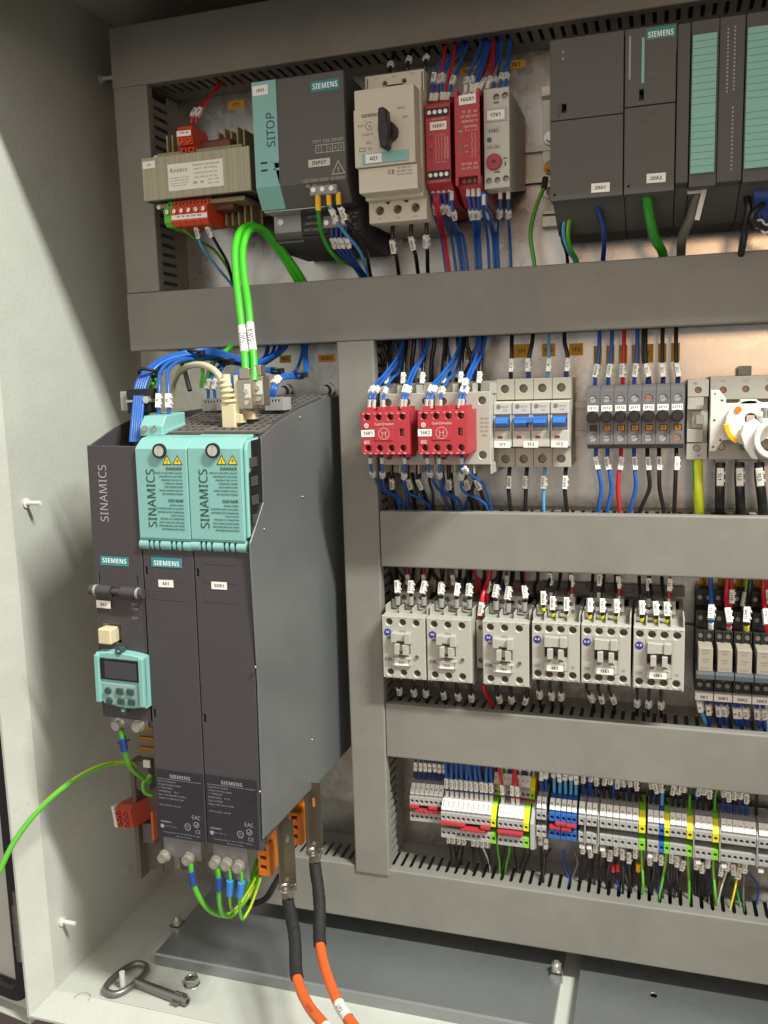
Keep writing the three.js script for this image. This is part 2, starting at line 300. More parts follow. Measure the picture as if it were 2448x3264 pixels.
  part(d2, 'door_panel', metreUV(mg(bx(10, 12, -650, 440, 4, 600, .5), bx(-4, 12, -650, 440, 2, 4, .5), bx(-4, 12, -650, 440, 600, 602, .5), bx(-4, 12, -650, -648, 4, 600, .5), bx(-4, 12, 438, 440, 4, 600, .5))), M.paint);
  part(d2, 'seal', mg(bx(-2, 9.8, -630, 420, 14, 30, 2), bx(-2, 9.8, -630, 420, 572, 588, 2), bx(-2, 9.8, -630, -614, 30, 572, 2), bx(-2, 9.8, 404, 420, 30, 572, 2)), M.rubber);
  const hy = -545;
  part(c, 'hinge', mg(cylY(0, 0, -30, 30, 5), cylY(0, 0, 30, 46, 3.2), cylY(0, 0, -12, -10, 5.6), cylY(0, 0, 12, 14, 5.6)).translate((XL - o - 6) * mm, hy * mm, (ZR + 21) * mm), M.dullsteel);
}
{
  const m = thing('mounting_plate', 'galvanised steel mounting plate at the back of the cabinet', 'plate');
  part(m, 'sheet', box(-572, 572, -600, 398, -3, 0, .3), M.zinc);
  for (const p of [ZF(1222, 385, .0), ZF(1532, 378, .0)]) { const s = at(part(m, 'bolt', mg(cyl(0, 0, 0, 4, 8.5, 24), cyl(0, 0, 4, 9, 6.5, 20, 4.8)), M.steel), p.x * 1000, p.y * 1000, 1); }
  // ruler strip printed on the sheet beside the transformer
}

// ---------- slotted wiring ducts ----------
const fingerGeo = ex(poly([[-3.1, 21], [3.1, 21], [3.1, 50], [4.35, 52], [4.35, 58], [-4.35, 58], [-4.35, 52], [-3.1, 50]]), 0, 1.5, 0).rotateX(Math.PI / 2);   // lies in x, z; thickness along -y
function duct(label, x0, x1, y0, y1, o = {}) {
  const zf = o.zf ?? 66, vert = !!o.vert, L = vert ? y1 - y0 : x1 - x0, W = vert ? x1 - x0 : y1 - y0;
  const g = thing('wiring_duct', label, 'duct', V(x0 * mm, y0 * mm, 0));
  const f = new THREE.Group();
  const dz = zf - 66;
  const base = metreUV(mg(bx(0, L, 2, W - 2, .4, 1.9, 0), bx(0, L, 2, 3.5, 1.9, 22, 0), bx(0, L, W - 3.5, W - 2, 1.9, 22, 0)));
  // lid: a shallow channel with rounded edges
  const s = new THREE.Shape(), q = (z, y) => [-z * mm, y * mm], r = 2; s.moveTo(...q(56, 0)); s.lineTo(...q(zf - r, 0)); s.quadraticCurveTo(...q(zf, 0), ...q(zf, r)); s.lineTo(...q(zf, W - r)); s.quadraticCurveTo(...q(zf, W), ...q(zf - r, W)); s.lineTo(...q(56, W)); s.lineTo(...q(56, W - 1.6)); s.lineTo(...q(zf - 2, W - 1.6)); s.lineTo(...q(zf - 2, 1.6)); s.lineTo(...q(56, 1.6)); s.closePath();
  const c0 = o.lid?.[0] ?? 0, c1 = o.lid?.[1] ?? L;
  const lid = metreUV(new THREE.ExtrudeGeometry(s, { depth: (c1 - c0) * mm, bevelEnabled: false, curveSegments: 4 }).rotateY(Math.PI / 2).translate(c0 * mm, 0, 0));
  const put = (name, geo, m) => { if (vert) geo = geo.clone().applyMatrix4(new THREE.Matrix4().makeRotationZ(Math.PI / 2).premultiply(new THREE.Matrix4().makeTranslation(W * mm, 0, 0))); return part(g, name, geo, m); };
  put('base', base, M.duct); put('lid', lid, M.duct);
  const n = Math.floor((Math.min(L, o.slots ?? 1e9)) / 10), fg = vert ? fingerGeo.clone().rotateZ(Math.PI / 2) : fingerGeo;
  for (let i = 0; i < n; i++) for (const side of [0, 1]) {
    const a = 5 + i * 10, w = side ? W - 2 : 3.5, m = part(g, 'finger', fg, M.duct);
    if (vert) at(m, W - w, a, 0); else at(m, a, w, 0);
  }
  if (o.slots && o.slots < L) put('end_wall', mg(bx(n * 10, L, 2, 3.5, 22, 57, 0), bx(n * 10, L, W - 3.5, W - 2, 22, 57, 0)), M.duct);
  return g;
}
const DX = 380;
duct('grey wiring duct along the top of the plate above the power supply', -549, DX, 315.5, 375.5, { slots: 780 });
duct('wide grey wiring duct between the power supply row and the circuit breakers', -549, DX, 46, 107.5, { slots: 780 });
duct('short upright grey wiring duct left of the transformer', -549, -509, 107.8, 315.2, { vert: true });
duct('tall upright grey wiring duct beside the drive modules', -310, -271, -518, 45.8, { vert: true, zf: 68, lid: [-6, 563.8] });
duct('grey wiring duct between the circuit breakers and the row of contactors', -270, DX, -183, -125, { slots: 500 });
duct('grey wiring duct between the contactors and the terminal strip', -270, DX, -389, -330, { slots: 500 });
duct('grey wiring duct along the bottom of the plate under the terminal strip', -452, DX, -582, -518.3, { slots: 680 });

// ---------- mounting rails ----------
function rail(label, x0, x1, y, z = 0) {
  const g = thing('mounting_rail', label, 'rail', V(x0 * mm, y * mm, z * mm));
  const s = [[0, -13.5], [1, -13.5], [1, 0], [1, 13.5], [0, 13.5]]; const L = x1 - x0;
  const hat = poly([[-.2, -12.5], [-6.5, -12.5], [-6.5, -17.5], [-7.5, -17.5], [-7.5, -11.5], [-1.2, -11.5], [-1.2, 11.5], [-7.5, 11.5], [-7.5, 17.5], [-6.5, 17.5], [-6.5, 12.5], [-.2, 12.5]]);
  part(g, 'profile', metreUV(ex(hat, 0, L, 0).rotateY(Math.PI / 2)), M.rail);
}
rail('steel mounting rail behind the safety relays in the top row', -500, -100, 211);
rail('steel mounting rail behind the circuit breakers and fuse terminals', -268, DX, -38);
rail('steel mounting rail behind the row of contactors and relays', -268, DX, -262);
rail('steel mounting rail behind the terminal strip', -262, DX, -455);

// ---------- floor: gland plates, key, nut ----------
const onFloor = (p, y = YF) => { const d = p.clone().sub(CAM); return d.multiplyScalar(y * mm / d.y).add(CAM); };
{
  const yt = -605.5;
  const glandPlate = (label, x0, x1, z0, z1, hole) => {
    const g = thing('gland_plate', label, 'plate', V((x0 + x1) / 2 * mm, YF * mm, (z0 + z1) / 2 * mm)); const w = (x1 - x0) / 2, d = (z1 - z0) / 2, h = yt - YF;
    const top = ex(rectShape(-w, w, -d, d, hole ? [[hole[0] - (x0 + x1) / 2, -(hole[1] - (z0 + z1) / 2), 3.4]] : []), 0, 1.5, .3).rotateX(-Math.PI / 2).translate(0, (h - 1.5) * mm, 0);
    part(g, 'top_sheet', metreUV(top), M.sheet);
    part(g, 'front_flange', metreUV(prof([[d - 1.6, 1.4], [d + .6, 1.4], [d + .6, h - 2.2], [d - .4, h - .4], [d - 1.8, h - 1.8]], -w, w, .1)), M.sheet);
    part(g, 'side_flange', box(-w - .2, -w + 1.3, 1.4, h - 1.7, -d + 2, d - 2.5, 0), M.sheet);
    part(g, 'side_flange', box(w - 1.3, w + .2, 1.4, h - 1.7, -d + 2, d - 2.5, 0), M.sheet);
    return g;
  };
  glandPlate('wide galvanised gland plate lying on the cabinet floor under the drives', -517, -88.5, 12, 147.5);
  glandPlate('galvanised gland plate with one drilled hole on the cabinet floor', -69.5, 360, 12, 147.5, [3.7, 75.8]);
  // clamps that hold the plates down
  const clamp = (label, p) => {
    const g = thing('hold_down_clamp', label, 'clamp', p);
    part(g, 'bracket', mg(bx(-6, 6, -15, 4, -5, -3, .3), bx(-6, 6, 2, 4, -5, 8, .3), bx(-6, 6, -3, 4, 6.5, 8, .3)), M.steel);
    part(g, 'bolt', mg(cylY(0, 1.5, 4, 10, 5.4, 6), cylY(0, 1.5, 10, 13, 2.8, 12)), M.screwHead);
  };
  const e = onFloor(R6(738, 1250, 0), yt); clamp('zinc clamp with a bolt at the gap between the gland plates', V(-92.5 * mm, (yt + .3) * mm, e.z));
  const e2 = onFloor(ZN(665, 280, 0), yt); clamp('zinc clamp with a bolt at the left end of the gland plate', V(-521 * mm, (yt - 3) * mm, e2.z));
}
{
  // double-bit cabinet key lying on the floor
  const A = onFloor(ZN(490, 585, 0)), B = onFloor(ZN(735, 680, 0)), dir = B.clone().sub(A); const len = dir.length() * 920; const ang = Math.atan2(-dir.z, dir.x);
  const g = thing('cabinet_key', 'grey metal cabinet key with an oval grip lying on the floor', 'key', V(A.x, (YF + 6.4) * mm, A.z)); g.rotation.y = ang;
  const C = onFloor(ZN(458, 588, 0)); const pts = []; for (let k = 0; k < 28; k++) { const a = k / 28 * Math.PI * 2, c = Math.cos(a), s = Math.sin(a); pts.push(V((-12 + 13.5 * Math.sign(c) * Math.pow(Math.abs(c), .75)) * mm, 0, (25 * Math.sign(s) * Math.pow(Math.abs(s), .8)) * mm)); }
  part(g, 'grip', new THREE.TubeGeometry(new THREE.CatmullRomCurve3(pts, true), 64, .0033, 10, true), M.dullsteel);
  part(g, 'shank', new THREE.CylinderGeometry(.0044, .005, len * mm, 18).rotateZ(Math.PI / 2).translate(len / 2 * mm, 0, 0), M.dullsteel);
  part(g, 'bit', mg(bx(len - 9, len, -1.2, 1.2, -8, 8, .4), bx(len - 9, len - .5, 4, 7.5, -1.2, 1.2, .3)), M.dullsteel);
  part(g, 'socket', ringGeo(0, 0, 0, 6, 2.6, 4.4).rotateY(Math.PI / 2).translate(len * mm, 0, 0), M.dullsteel);
  const q = onFloor(ZN(433, 600, 0)); const pin = thing('threaded_pin', 'pale threaded pin standing inside the grip of the key', 'pin', V(q.x, YF * mm, q.z));
  part(pin, 'stem', cylY(0, 0, 0, 21, 3, 14), M.white); part(pin, 'collar', cylY(0, 0, 0, 1.6, 6, 18), M.white);
  const n = onFloor(ZN(755, 575, 0)); const nut = thing('hex_nut', 'loose zinc plated hexagon nut lying on the floor', 'nut', V(n.x, YF * mm, n.z));
  const hs = new THREE.Shape(); for (let k = 0; k < 6; k++) { const a = k * Math.PI / 3; k ? hs.lineTo(7.6 * mm * Math.cos(a), 7.6 * mm * Math.sin(a)) : hs.moveTo(7.6 * mm, 0); } hs.closePath(); const hp = new THREE.Path(); hp.absarc(0, 0, 4.3 * mm, 0, Math.PI * 2, true); hs.holes.push(hp);
  part(nut, 'hexagon', ex(hs, 1.3, 9, .5).rotateX(-Math.PI / 2), M.steel); part(nut, 'flange', ex((() => { const s = new THREE.Shape(); s.absarc(0, 0, 8.8 * mm, 0, Math.PI * 2); const h = new THREE.Path(); h.absarc(0, 0, 4.3 * mm, 0, Math.PI * 2, true); s.holes.push(h); return s; })(), 0, 1.4, .3).rotateX(-Math.PI / 2), M.steel);
  nut.rotation.y = .3;
}
{
  // the workshop floor and what stands on it below the front edge
  const FL = -1250, f = new THREE.Mesh(new THREE.BoxGeometry(9, .02, 9).translate(0, FL * mm - .01, 1.5), mat('#4c4038', .7)); f.name = 'workshop_floor'; f.userData.kind = 'structure'; scene.add(f);
  const w = thing('white_box', 'white cardboard box standing on the ground below the cabinet edge', 'box', V(-.40, FL * mm, .40));
  part(w, 'carton', box(-160, 330, 0, 500, -140, 60, 1), M.paper); part(w, 'flap', box(-158, 328, 500, 503, -138, -42, .5), M.paper); part(w, 'flap', box(-158, 328, 500, 503, -39, 58, .5), M.paper);
  const b = thing('blue_bin', 'blue plastic bin standing beside the white cardboard box', 'bin', V(-.625, FL * mm, .36));
  part(b, 'bin_wall', mg(bx(-58, -54, 0, 455, -70, 70, 1), bx(54, 58, 0, 455, -70, 70, 1), bx(-58, 58, 0, 455, -70, -66, 1), bx(-58, 58, 0, 455, 66, 70, 1), bx(-58, 58, 0, 4, -70, 70, 1)), mat('#1b46b5', .5)); part(b, 'bin_rim', mg(bx(-63, 63, 448, 456, 68, 74, 2), bx(-63, 63, 448, 456, -74, -68, 2), bx(56, 63, 448, 456, -74, 74, 2), bx(-63, -56, 448, 456, -74, 74, 2)), mat('#1b46b5', .5));
}
// ---------- top row ----------
const thingAt = (name, label, cat, x, y, group) => thing(name, label, cat, V(x * mm, y * mm, 0), group);
function siemens(parent, w, h, x, y, z, bg = '#2f8f93') { return decal(parent, 'name_plate', paperAtlas, 'siemens' + w + bg, w, h, x, y, z, (c) => { c.fillStyle = bg; c.fillRect(0, 0, w, h); txt(c, 'SIEMENS', w / 2, h * .54, h * .74, { c: '#eef2ee', max: w * .9 }); }, 8); }
{ // isolating transformer
  const g = thingAt('transformer', 'isolating transformer in a bare steel frame with red terminals', 'transformer', -432, 209);
  part(g, 'frame', metreUV(mg(bx(-58.5, 59, -20.5, 20.5, 112, 115, .8), bx(-58.5, -56, -20.5, 20.5, 30, 113, .5), bx(56.5, 59, -20.5, 20.5, 30, 113, .5))), M.frame);
  part(g, 'core', mg(Array.from({ length: 14 }, (_, i) => bx(-55.5, 56, -19.4 + (i % 2) * .3, 19.4 - (i % 2) * .3, 36 + i * 5.4, 41 + i * 5.4, .3))), M.dullsteel);
  part(g, 'winding', bx(-30, 30, -32, 36, 22, 96, 3), M.brown);
  for (const s of [1, -1]) {
    part(g, 'bobbin_flange', mg(bx(-47, 46, s > 0 ? 22 : -26, s > 0 ? 26 : -22, 40, 104, .5), bx(-47, 46, s > 0 ? 26 : -30, s > 0 ? 30 : -26, 40, 44, .3)), M.bobbin);
    for (const x of [-45, -39, -33, -27, 12, 19, 26, 33, 40]) part(g, 'bobbin_rib', bx(x, x + 1.8, s > 0 ? 26 : -44, s > 0 ? 44 + (x % 2 ? 3 : 0) : -26, 60, s > 0 ? 88 : 80, .2), M.bobbin);
    part(g, 'bobbin_wall', bx(-46, 44, s > 0 ? 26 : -42, s > 0 ? 34 : -26, 58, 60, .2), M.bobbin);
    part(g, 'foot_screw', cyl(-51, s > 0 ? 23.5 : -23.5, 92, 100, 2.6, 6), M.screwHead);
  }
  // upper terminals
  const topP = [[112, 42], [112, 37], [110, 36], [110, 29.5], [104, 28], [104, 22], [78, 22], [78, 44], [84, 47], [108, 47]];
  for (let i = 0; i < 2; i++) { const x = -19 + i * 8; const t = part(g, 'terminal', prof(topP, x, x + 7.7, .3), M.orangeRed); part(t, 'screw_collar', ringGeo(x + 3.8, 33.2, 109.5, 112, 1.9, 2.9), M.orangeRed); part(t, 'wire_collar', hb(x + .8, x + 7, 22.8, 27.6, 103.5, 107, [[x + 2, x + 5.8, 23.8, 26.6]], .1), M.orangeRed); }
  plate(g, '115V  0V', 15.4, 5, -11.2, 39.5, 112.2, { s: 2.6 });
  const lowP = [[112, -42], [112, -29], [108, -27], [102, -24], [102, -20], [76, -20], [76, -46], [108, -46]];
  for (let i = 0; i < 6; i++) { const x = -38.5 + i * 8; const t = part(g, 'terminal', prof(lowP, x, x + 7.7, .3), i ? M.orangeRed : M.greenT); part(t, 'screw_collar', ringGeo(x + 3.8, -32, 111.8, 114, 2.3, 3.2), i ? M.orangeRed : M.greenT); screw(t, x + 3.8, -32, 112.4, 2); part(t, 'wire_collar', hb(x + .8, x + 7, -26.6, -22.8, 101, 107, [[x + 2, x + 5.8, -25.8, -23.6]], .1), i ? M.orangeRed : M.greenT); }
  plate(g, '18V   0V   18V  230V  400V', 39.4, 4.6, -10.6, -38, 112.3, { s: 2.4 });
  plate(g, '1T1', 14, 6.8, -50, 13.5, 115.2, { s: 3 });
  decal(g, 'rating_label', paperAtlas, 'routeco', 60, 25, 0.5, -1, 115.25, (c, w, h) => { c.fillStyle = '#e9e6d8'; c.fillRect(0, 0, w, h); txt(c, 'Routeco', 12, 6, 5.4, { c: '#2b2a2e', w: 'normal' }); lines(['Tel: 01908 666777  Fax: 01908', 'Fax: 01908 666788 www', 'Davy Avenue, Knowlhill', 'Milton Keynes MK5'], 1.9, 12, 2.4, { c: '#6b6a66', w: 'normal', max: 21 })((c.translate(0, 11.5), c)); c.translate(0, -11.5); txt(c, 'Isolation Transformer', 42, 2.6, 3, { c: '#55534e', w: 'normal', max: 33 }); lines(['Type: RIT  300 VA Rating', 'Constructed to EN61558', 'Freq: 50/60 Hz  PRI  SEC'], 2.3, 41, 4, { c: '#55534e', w: 'normal', max: 34 })((c.translate(0, 4.5), c)); txt(c, 'IEC   CE', 33, 15, 3.2, { c: '#44423e' }); lines(['230V  1.30A', '400V  0.75A'], 2.3, 49, 3.4, { c: '#55534e', w: 'normal' })((c.translate(0, 11.5), c)); }, 9);
}
{ // power supply
  const g = thingAt('power_supply', 'dark grey and teal power supply with a stepped front', 'power supply', -316, 209);
  part(g, 'housing', prof([[8, 70], [128, 70], [128, -24], [117, -40], [92, -41], [92, -64], [88, -66], [60, -74], [8, -74]], -45, 45, .5), M.drive2);
  part(g, 'front_panel', mg(prof([[127, 70.2], [130, 69.6], [130, -23], [119, -41], [116, -41], [127, -24]], -20.5, 44.6, .3)), M.plc2);
  part(g, 'teal_stripe', mg(hb(-44.8, -20.6, -23, 70, 128.1, 130.4, [[-39, -32.5, -2, -.4], [-26, -20.9, -2, -.4], [-39, -32.5, -8.6, -7], [-26, -20.9, -8.6, -7]], .2), prof([[128, -23.1], [130.4, -23.1], [119.4, -41], [117, -41]], -44.8, -20.6, .2)), M.teal);
  part(g, 'lower_panel', metreUV(mg(prof([[91, -41.2], [94, -41.2], [94, -58], [88, -67], [85, -67], [91, -58]], -44.5, -16, .2))), M.dullsteel);
  part(g, 'lower_panel', prof([[91, -41.2], [94, -41.2], [94, -62], [91, -64]], -15.8, 44.5, .2), M.black);
  part(g, 'ledge', bx(-44.5, 20, -42.4, -40.8, 88, 116, .3), M.steel);
  part(g, 'trim_knob', cyl(-37, -48, 92, 95, 3, 18), M.steel);
  screw(g, 5, -39.2, 112, 2.4);
  siemens(g, 27, 9, 27, 59, 130.2, '#2a868c');
  plate(g, '1PS1', 15.5, 8.6, -36, 62.2, 130.7, { s: 4 });
  word(g, 'SITOP', 11, 50, -28, 27, 130.7, '#26443f', { rot: -1, w: 'normal', s: 11.5 });
  ink(g, 'print', 56, 46, 16, -5, 130.3, (c, w) => { const W = '#b9b6ae'; txt(c, '1EP1 334-3BA00', w - 1, 6, 4.2, { c: W, w: 'normal', a: 'right', max: 32 }); c.strokeStyle = W; c.lineWidth = .5; c.strokeRect(w - 28, 9.4, 27, 6.4); ['1', '', '3', '4', '5'].forEach((s, i) => { c.strokeRect(w - 28 + i * 5.4, 9.4, 5.4, 6.4); txt(c, s, w - 25.3 + i * 5.4, 12.7, 4.4, { c: W, w: 'normal' }); }); c.beginPath(); c.moveTo(w - 7, 24.5); c.lineTo(w - 1, 35.5); c.lineTo(w - 13, 35.5); c.closePath(); c.lineWidth = .7; c.stroke(); txt(c, '!', w - 7, 32, 6, { c: W }); txt(c, '120/230V-500V 50/60Hz', w - 1, 39, 4, { c: W, w: 'normal', a: 'right', max: 42 }); txt(c, '\u23DA PE  N(L2)   L1', w - 16, 44, 4, { c: W, w: 'normal', a: 'right' }); }, 'sitop', 9);
  plate(g, 'INPUT', 21, 6.6, 19, -6.5, 130.9, { s: 4.6, bg: '#c3c0b8' });
  ink(g, 'print', 20, 20, -4, -52, 94.2, lines(['24V OK', 'OVERLOAD', 'SHUT DOWN'], 3.4, 10, 6, { c: '#a9a8a6', w: 'normal', max: 19 }), 'sitop2', 8);
  ink(g, 'print', 12, 18, 38, -52, 94.2, lines(['DC 24V', '10A', '', '+5U', '-AD'], 2.8, 6, 3.4, { c: '#a9a8a6', w: 'normal', max: 11 }), 'sitop3', 8);
  const plugAt = (x, y, z, n, p) => { const t = part(g, 'terminal_plug', mg(bx(x, x + n * 8.4 + 1, y, y + 8, z, z + 8, .5), bx(x - 1.5, x + n * 8.4 - .5, y + 7, y + 12, z - 2, z + 2, .4)), M.plug); for (let i = 0; i < n; i++) { screw(t, x + 4 + i * 8.6, y + 4.6, z + 8.1, 2.3, M.screwHead, { cross: true }); } };
  plugAt(9, -34.5, 124, 3); plugAt(9, -58.5, 94, 3);
}
{ // motor protection breaker with rotary handle
  const g = thingAt('motor_breaker', 'cream motor protection breaker with a black rotary handle', 'breaker', -231, 214);
  part(g, 'housing', mg(bx(-27.5, 27.5, -64, 64, 8, 96, .8), bx(-27.2, 27.2, -46, 46, 96, 118, .6)), M.beige);
  part(g, 'upper_terminal_face', hb(-27.5, 27.5, 38, 64, 94, 108, [[-17, 45, 4], [0, 45, 4], [17, 45, 4], [-9, 56, 2.2], [9, 56, 2.2], [-9.3, -8.7, 45, 54], [8.7, 9.3, 45, 54], [-26, -25, 46, 62], [25.2, 26.2, 46, 62]], .3), M.beige);
  part(g, 'lower_terminal_face', hb(-27.5, 27.5, -64.5, -43, 94, 108, [[-17, -53.5, 3.9], [0, -53.5, 3.9], [17, -53.5, 3.9], [-9, -46, 2.2], [8.5, -46, 2.2]], .6), M.beige);
  for (const x of [-17, 0, 17]) { screw(g, x, 45, 97, 3.4, M.holeScrew); screw(g, x, -53.5, 97, 3.4, M.holeScrew); }
  part(g, 'upper_hood', bx(-29, 25.5, 27, 44, 100, 136, .9), M.beige);
  part(g, 'front_cover', bx(-29.5, 26, -21.5, 27.3, 100, 138, .9), M.beige);
  part(g, 'lower_cover', bx(-27.5, 26.8, -43, -21.8, 100, 135, .9), M.beige);
  const kb = part(g, 'handle', mg(cyl(3.5, 4.5, 138, 146, 8.2, 28), ex(poly([[-1.2, 21], [2.6, 21.8], [6, 19.6], [6.5, 12], [8.5, 4], [7, -5], [6.6, -10], [4, -12.6], [0, -10.5], [-1.2, -5], [-2, 4]]), 144, 156, 1.2)), M.black);
  part(g, 'tag_holder', bx(-22.5, 20, -19.5, -10.5, 137.5, 139.2, .3), M.tealDark);
  plate(g, '4Q1', 15, 7.6, -11.5, -15.2, 139.5, { s: 4.2 });
  word(g, 'SIEMENS', 16, 4.4, -14, 22, 138.3, '#6a6455'); word(g, 'SIRIUS', 8, 3, 14, 24, 138.3, '#8a8474', { w: 'normal' });
  ink(g, 'print', 30, 32, -13, 2, 138.3, (c) => { const K = '#6f6858'; c.strokeStyle = K; c.lineWidth = .5; c.beginPath(); c.arc(13, 5.5, 3.3, .4, 5.6); c.stroke(); txt(c, 'RESET', 5, 5, 2.2, { c: K, w: 'normal' }); txt(c, '+', 13.5, 5.6, 5, { c: K }); txt(c, 'CLASS 10', 11, 13, 2.6, { c: K, w: 'normal' }); txt(c, '\u25B6', 13, 16, 2.4, { c: K }); txt(c, 'TEST', 12, 20, 2.6, { c: K, w: 'normal' }); c.strokeRect(3.5, 23.4, 5, 3); txt(c, 'TEST', 13, 25, 2.2, { c: K, w: 'normal' }); c.beginPath(); c.arc(24, 23, 2.4, 0, 7); c.stroke(); txt(c, 'I', 9, 1, 2.5, { c: K }); }, '3rv', 8);
  word(g, 'Ion', 6, 3.4, 18, 17, 138.3, '#7a7464', { w: 'normal' });
  ink(g, 'print', 26, 9, 12, -27, 135.3, (c) => { txt(c, 'CE', 4, 4.5, 5.4, { c: '#6f6858' }); lines(['IEC 60947-4-1', 'VDE 0660  50kA', '3RV1031-4EA10'], 2.1, 16, 2.7, { c: '#8c8674', w: 'normal' })(c); }, '3rvb', 8);
  ['1 L1', '3 L2', '5 L3'].forEach((s, i) => word(g, s, 6, 2.6, -17 + i * 17, 61, 108.3, '#8c8674', { w: 'normal' })); ['2 T1', '4 T2', '6 T3'].forEach((s, i) => word(g, s, 6, 2.6, -17 + i * 17, -61.5, 108.3, '#8c8674', { w: 'normal' }));
}
const DDC = '#e7b9b3';
{ // red safety relays
  const g = thingAt('safety_relay', 'narrow red safety relay marked 16ER1 with two rows of screws', 'relay', -190.5, 212);
  part(g, 'housing', prof([[8, 48], [80, 48], [111, 34], [111, -34], [80, -48], [8, -48]], -11.2, 11.2, .4), M.redDark);
  part(g, 'front', bx(-11.2, 11.2, -33.5, 33.5, 105, 113, .6), M.red);
  for (const y of [26.5, -26.5]) { const s = part(g, 'screw_strip', bx(-10.2, 10.2, y - 3.8, y + 3.8, 112.5, 113.4, .2), M.black); for (let i = 0; i < 4; i++) screw(s, -7.4 + i * 4.9, y, 113.4, 1.75); }
  plate(g, '16ER1', 15, 7, .4, 15, 113.3, { s: 4 }); word(g, 'MSR127TP', 13, 3, .5, 20.3, 113.3, DDC, { w: 'normal' });
  ink(g, 'print', 20, 28, 1, -4, 113.3, (c) => { c.strokeStyle = DDC; c.lineWidth = .32; for (const [x, k] of [[7, 0], [9.6, 0], [12.2, 0], [14.8, 0], [17.6, 1]]) { c.beginPath(); c.moveTo(x, 4); c.lineTo(x, 9); c.lineTo(x + (k ? -.9 : .9), 14); c.moveTo(x, 14); c.lineTo(x, 24); c.stroke(); } c.strokeRect(16, 6, 2.2, 16); ['13', '23', '33', '41'].forEach((s, i) => { txt(c, s, 7 + i * 2.7, 2.5, 1.9, { c: DDC, w: 'normal' }); txt(c, s[0] + '4', 7 + i * 2.7, 25.6, 1.9, { c: DDC, w: 'normal' }); }); ['PWR', 'CH1', 'CH2'].forEach((s, i) => txt(c, s, 3, [1.5, 11, 19][i], 1.7, { c: DDC, w: 'normal' })); }, 'msr1', 12);
  for (const y of [7, -4, -10]) part(g, 'led', cyl(-6, y, 112, 113.6, 1.1, 12), M.key);
  word(g, 'S21 S22 S34 A2', 19, 2.4, 0, -31.9, 113.3, DDC, { w: 'normal' });
  const h = thingAt('safety_relay', 'bright red safety relay marked 16GR1 beside the grey timer', 'relay', -163.5, 212);
  part(h, 'housing', prof([[8, 48], [80, 50], [104, 42], [104, -38], [80, -50], [8, -50]], -11.2, 11.2, .4), M.redDark);
  part(h, 'front', mg(bx(-11.4, 11.2, -31, 37, 105, 116, .7), bx(-11.4, -8.6, -38, 43.5, 100, 115.6, .5), bx(8.6, 11.2, -38, 41.5, 100, 115.6, .5)), M.red);
  for (let i = 0; i < 3; i++) { screw(h, -4.6 + i * 4.8, -33.5, 109, 1.8, M.grey); part(h, 'clamp', cylY(-4.6 + i * 4.8, 106, 37, 41, 2, 12), M.tag); }
  plate(h, '16GR1', 15, 8, .5, 33, 116.3, { s: 4.2 });
  ink(h, 'print', 21, 52, 0, -.5, 116.3, (c) => { txt(c, '13   23   34', 12.5, 2.2, 2.8, { c: DDC }); txt(c, 'A1 S33 S34', 12, 6, 2.9, { c: DDC }); txt(c, 'MSR126.1T', 12.8, 10.2, 2.9, { c: DDC, max: 14 }); txt(c, '\u25C9 allen-bradley', 12.5, 14.2, 2, { c: DDC, max: 13 }); c.strokeStyle = DDC; c.lineWidth = .35; c.strokeRect(9, 15.6, 10, 2.6); for (const x of [14.6, 17.4]) { c.beginPath(); c.moveTo(x, 20); c.lineTo(x, 25); c.lineTo(x + .9, 28); c.moveTo(x, 28); c.lineTo(x, 33); c.lineTo(x + .9, 36); c.moveTo(x, 36); c.lineTo(x, 41); c.stroke(); } txt(c, 'PWR', 4.5, 18, 1.8, { c: DDC }); txt(c, 'CH1', 9.4, 30.5, 1.8, { c: DDC }); txt(c, 'CH2', 9.4, 35.5, 1.8, { c: DDC }); txt(c, 'S21 S22  A2', 12, 45.6, 2.8, { c: DDC }); txt(c, '14  S11  S12', 12.4, 49.4, 2.8, { c: DDC }); }, 'msr2', 12);
  for (const y of [5.5, -5.5, -11]) part(h, 'led', cyl(-5.8, y, 115, 116.5, 1.2, 12), M.lens);
}
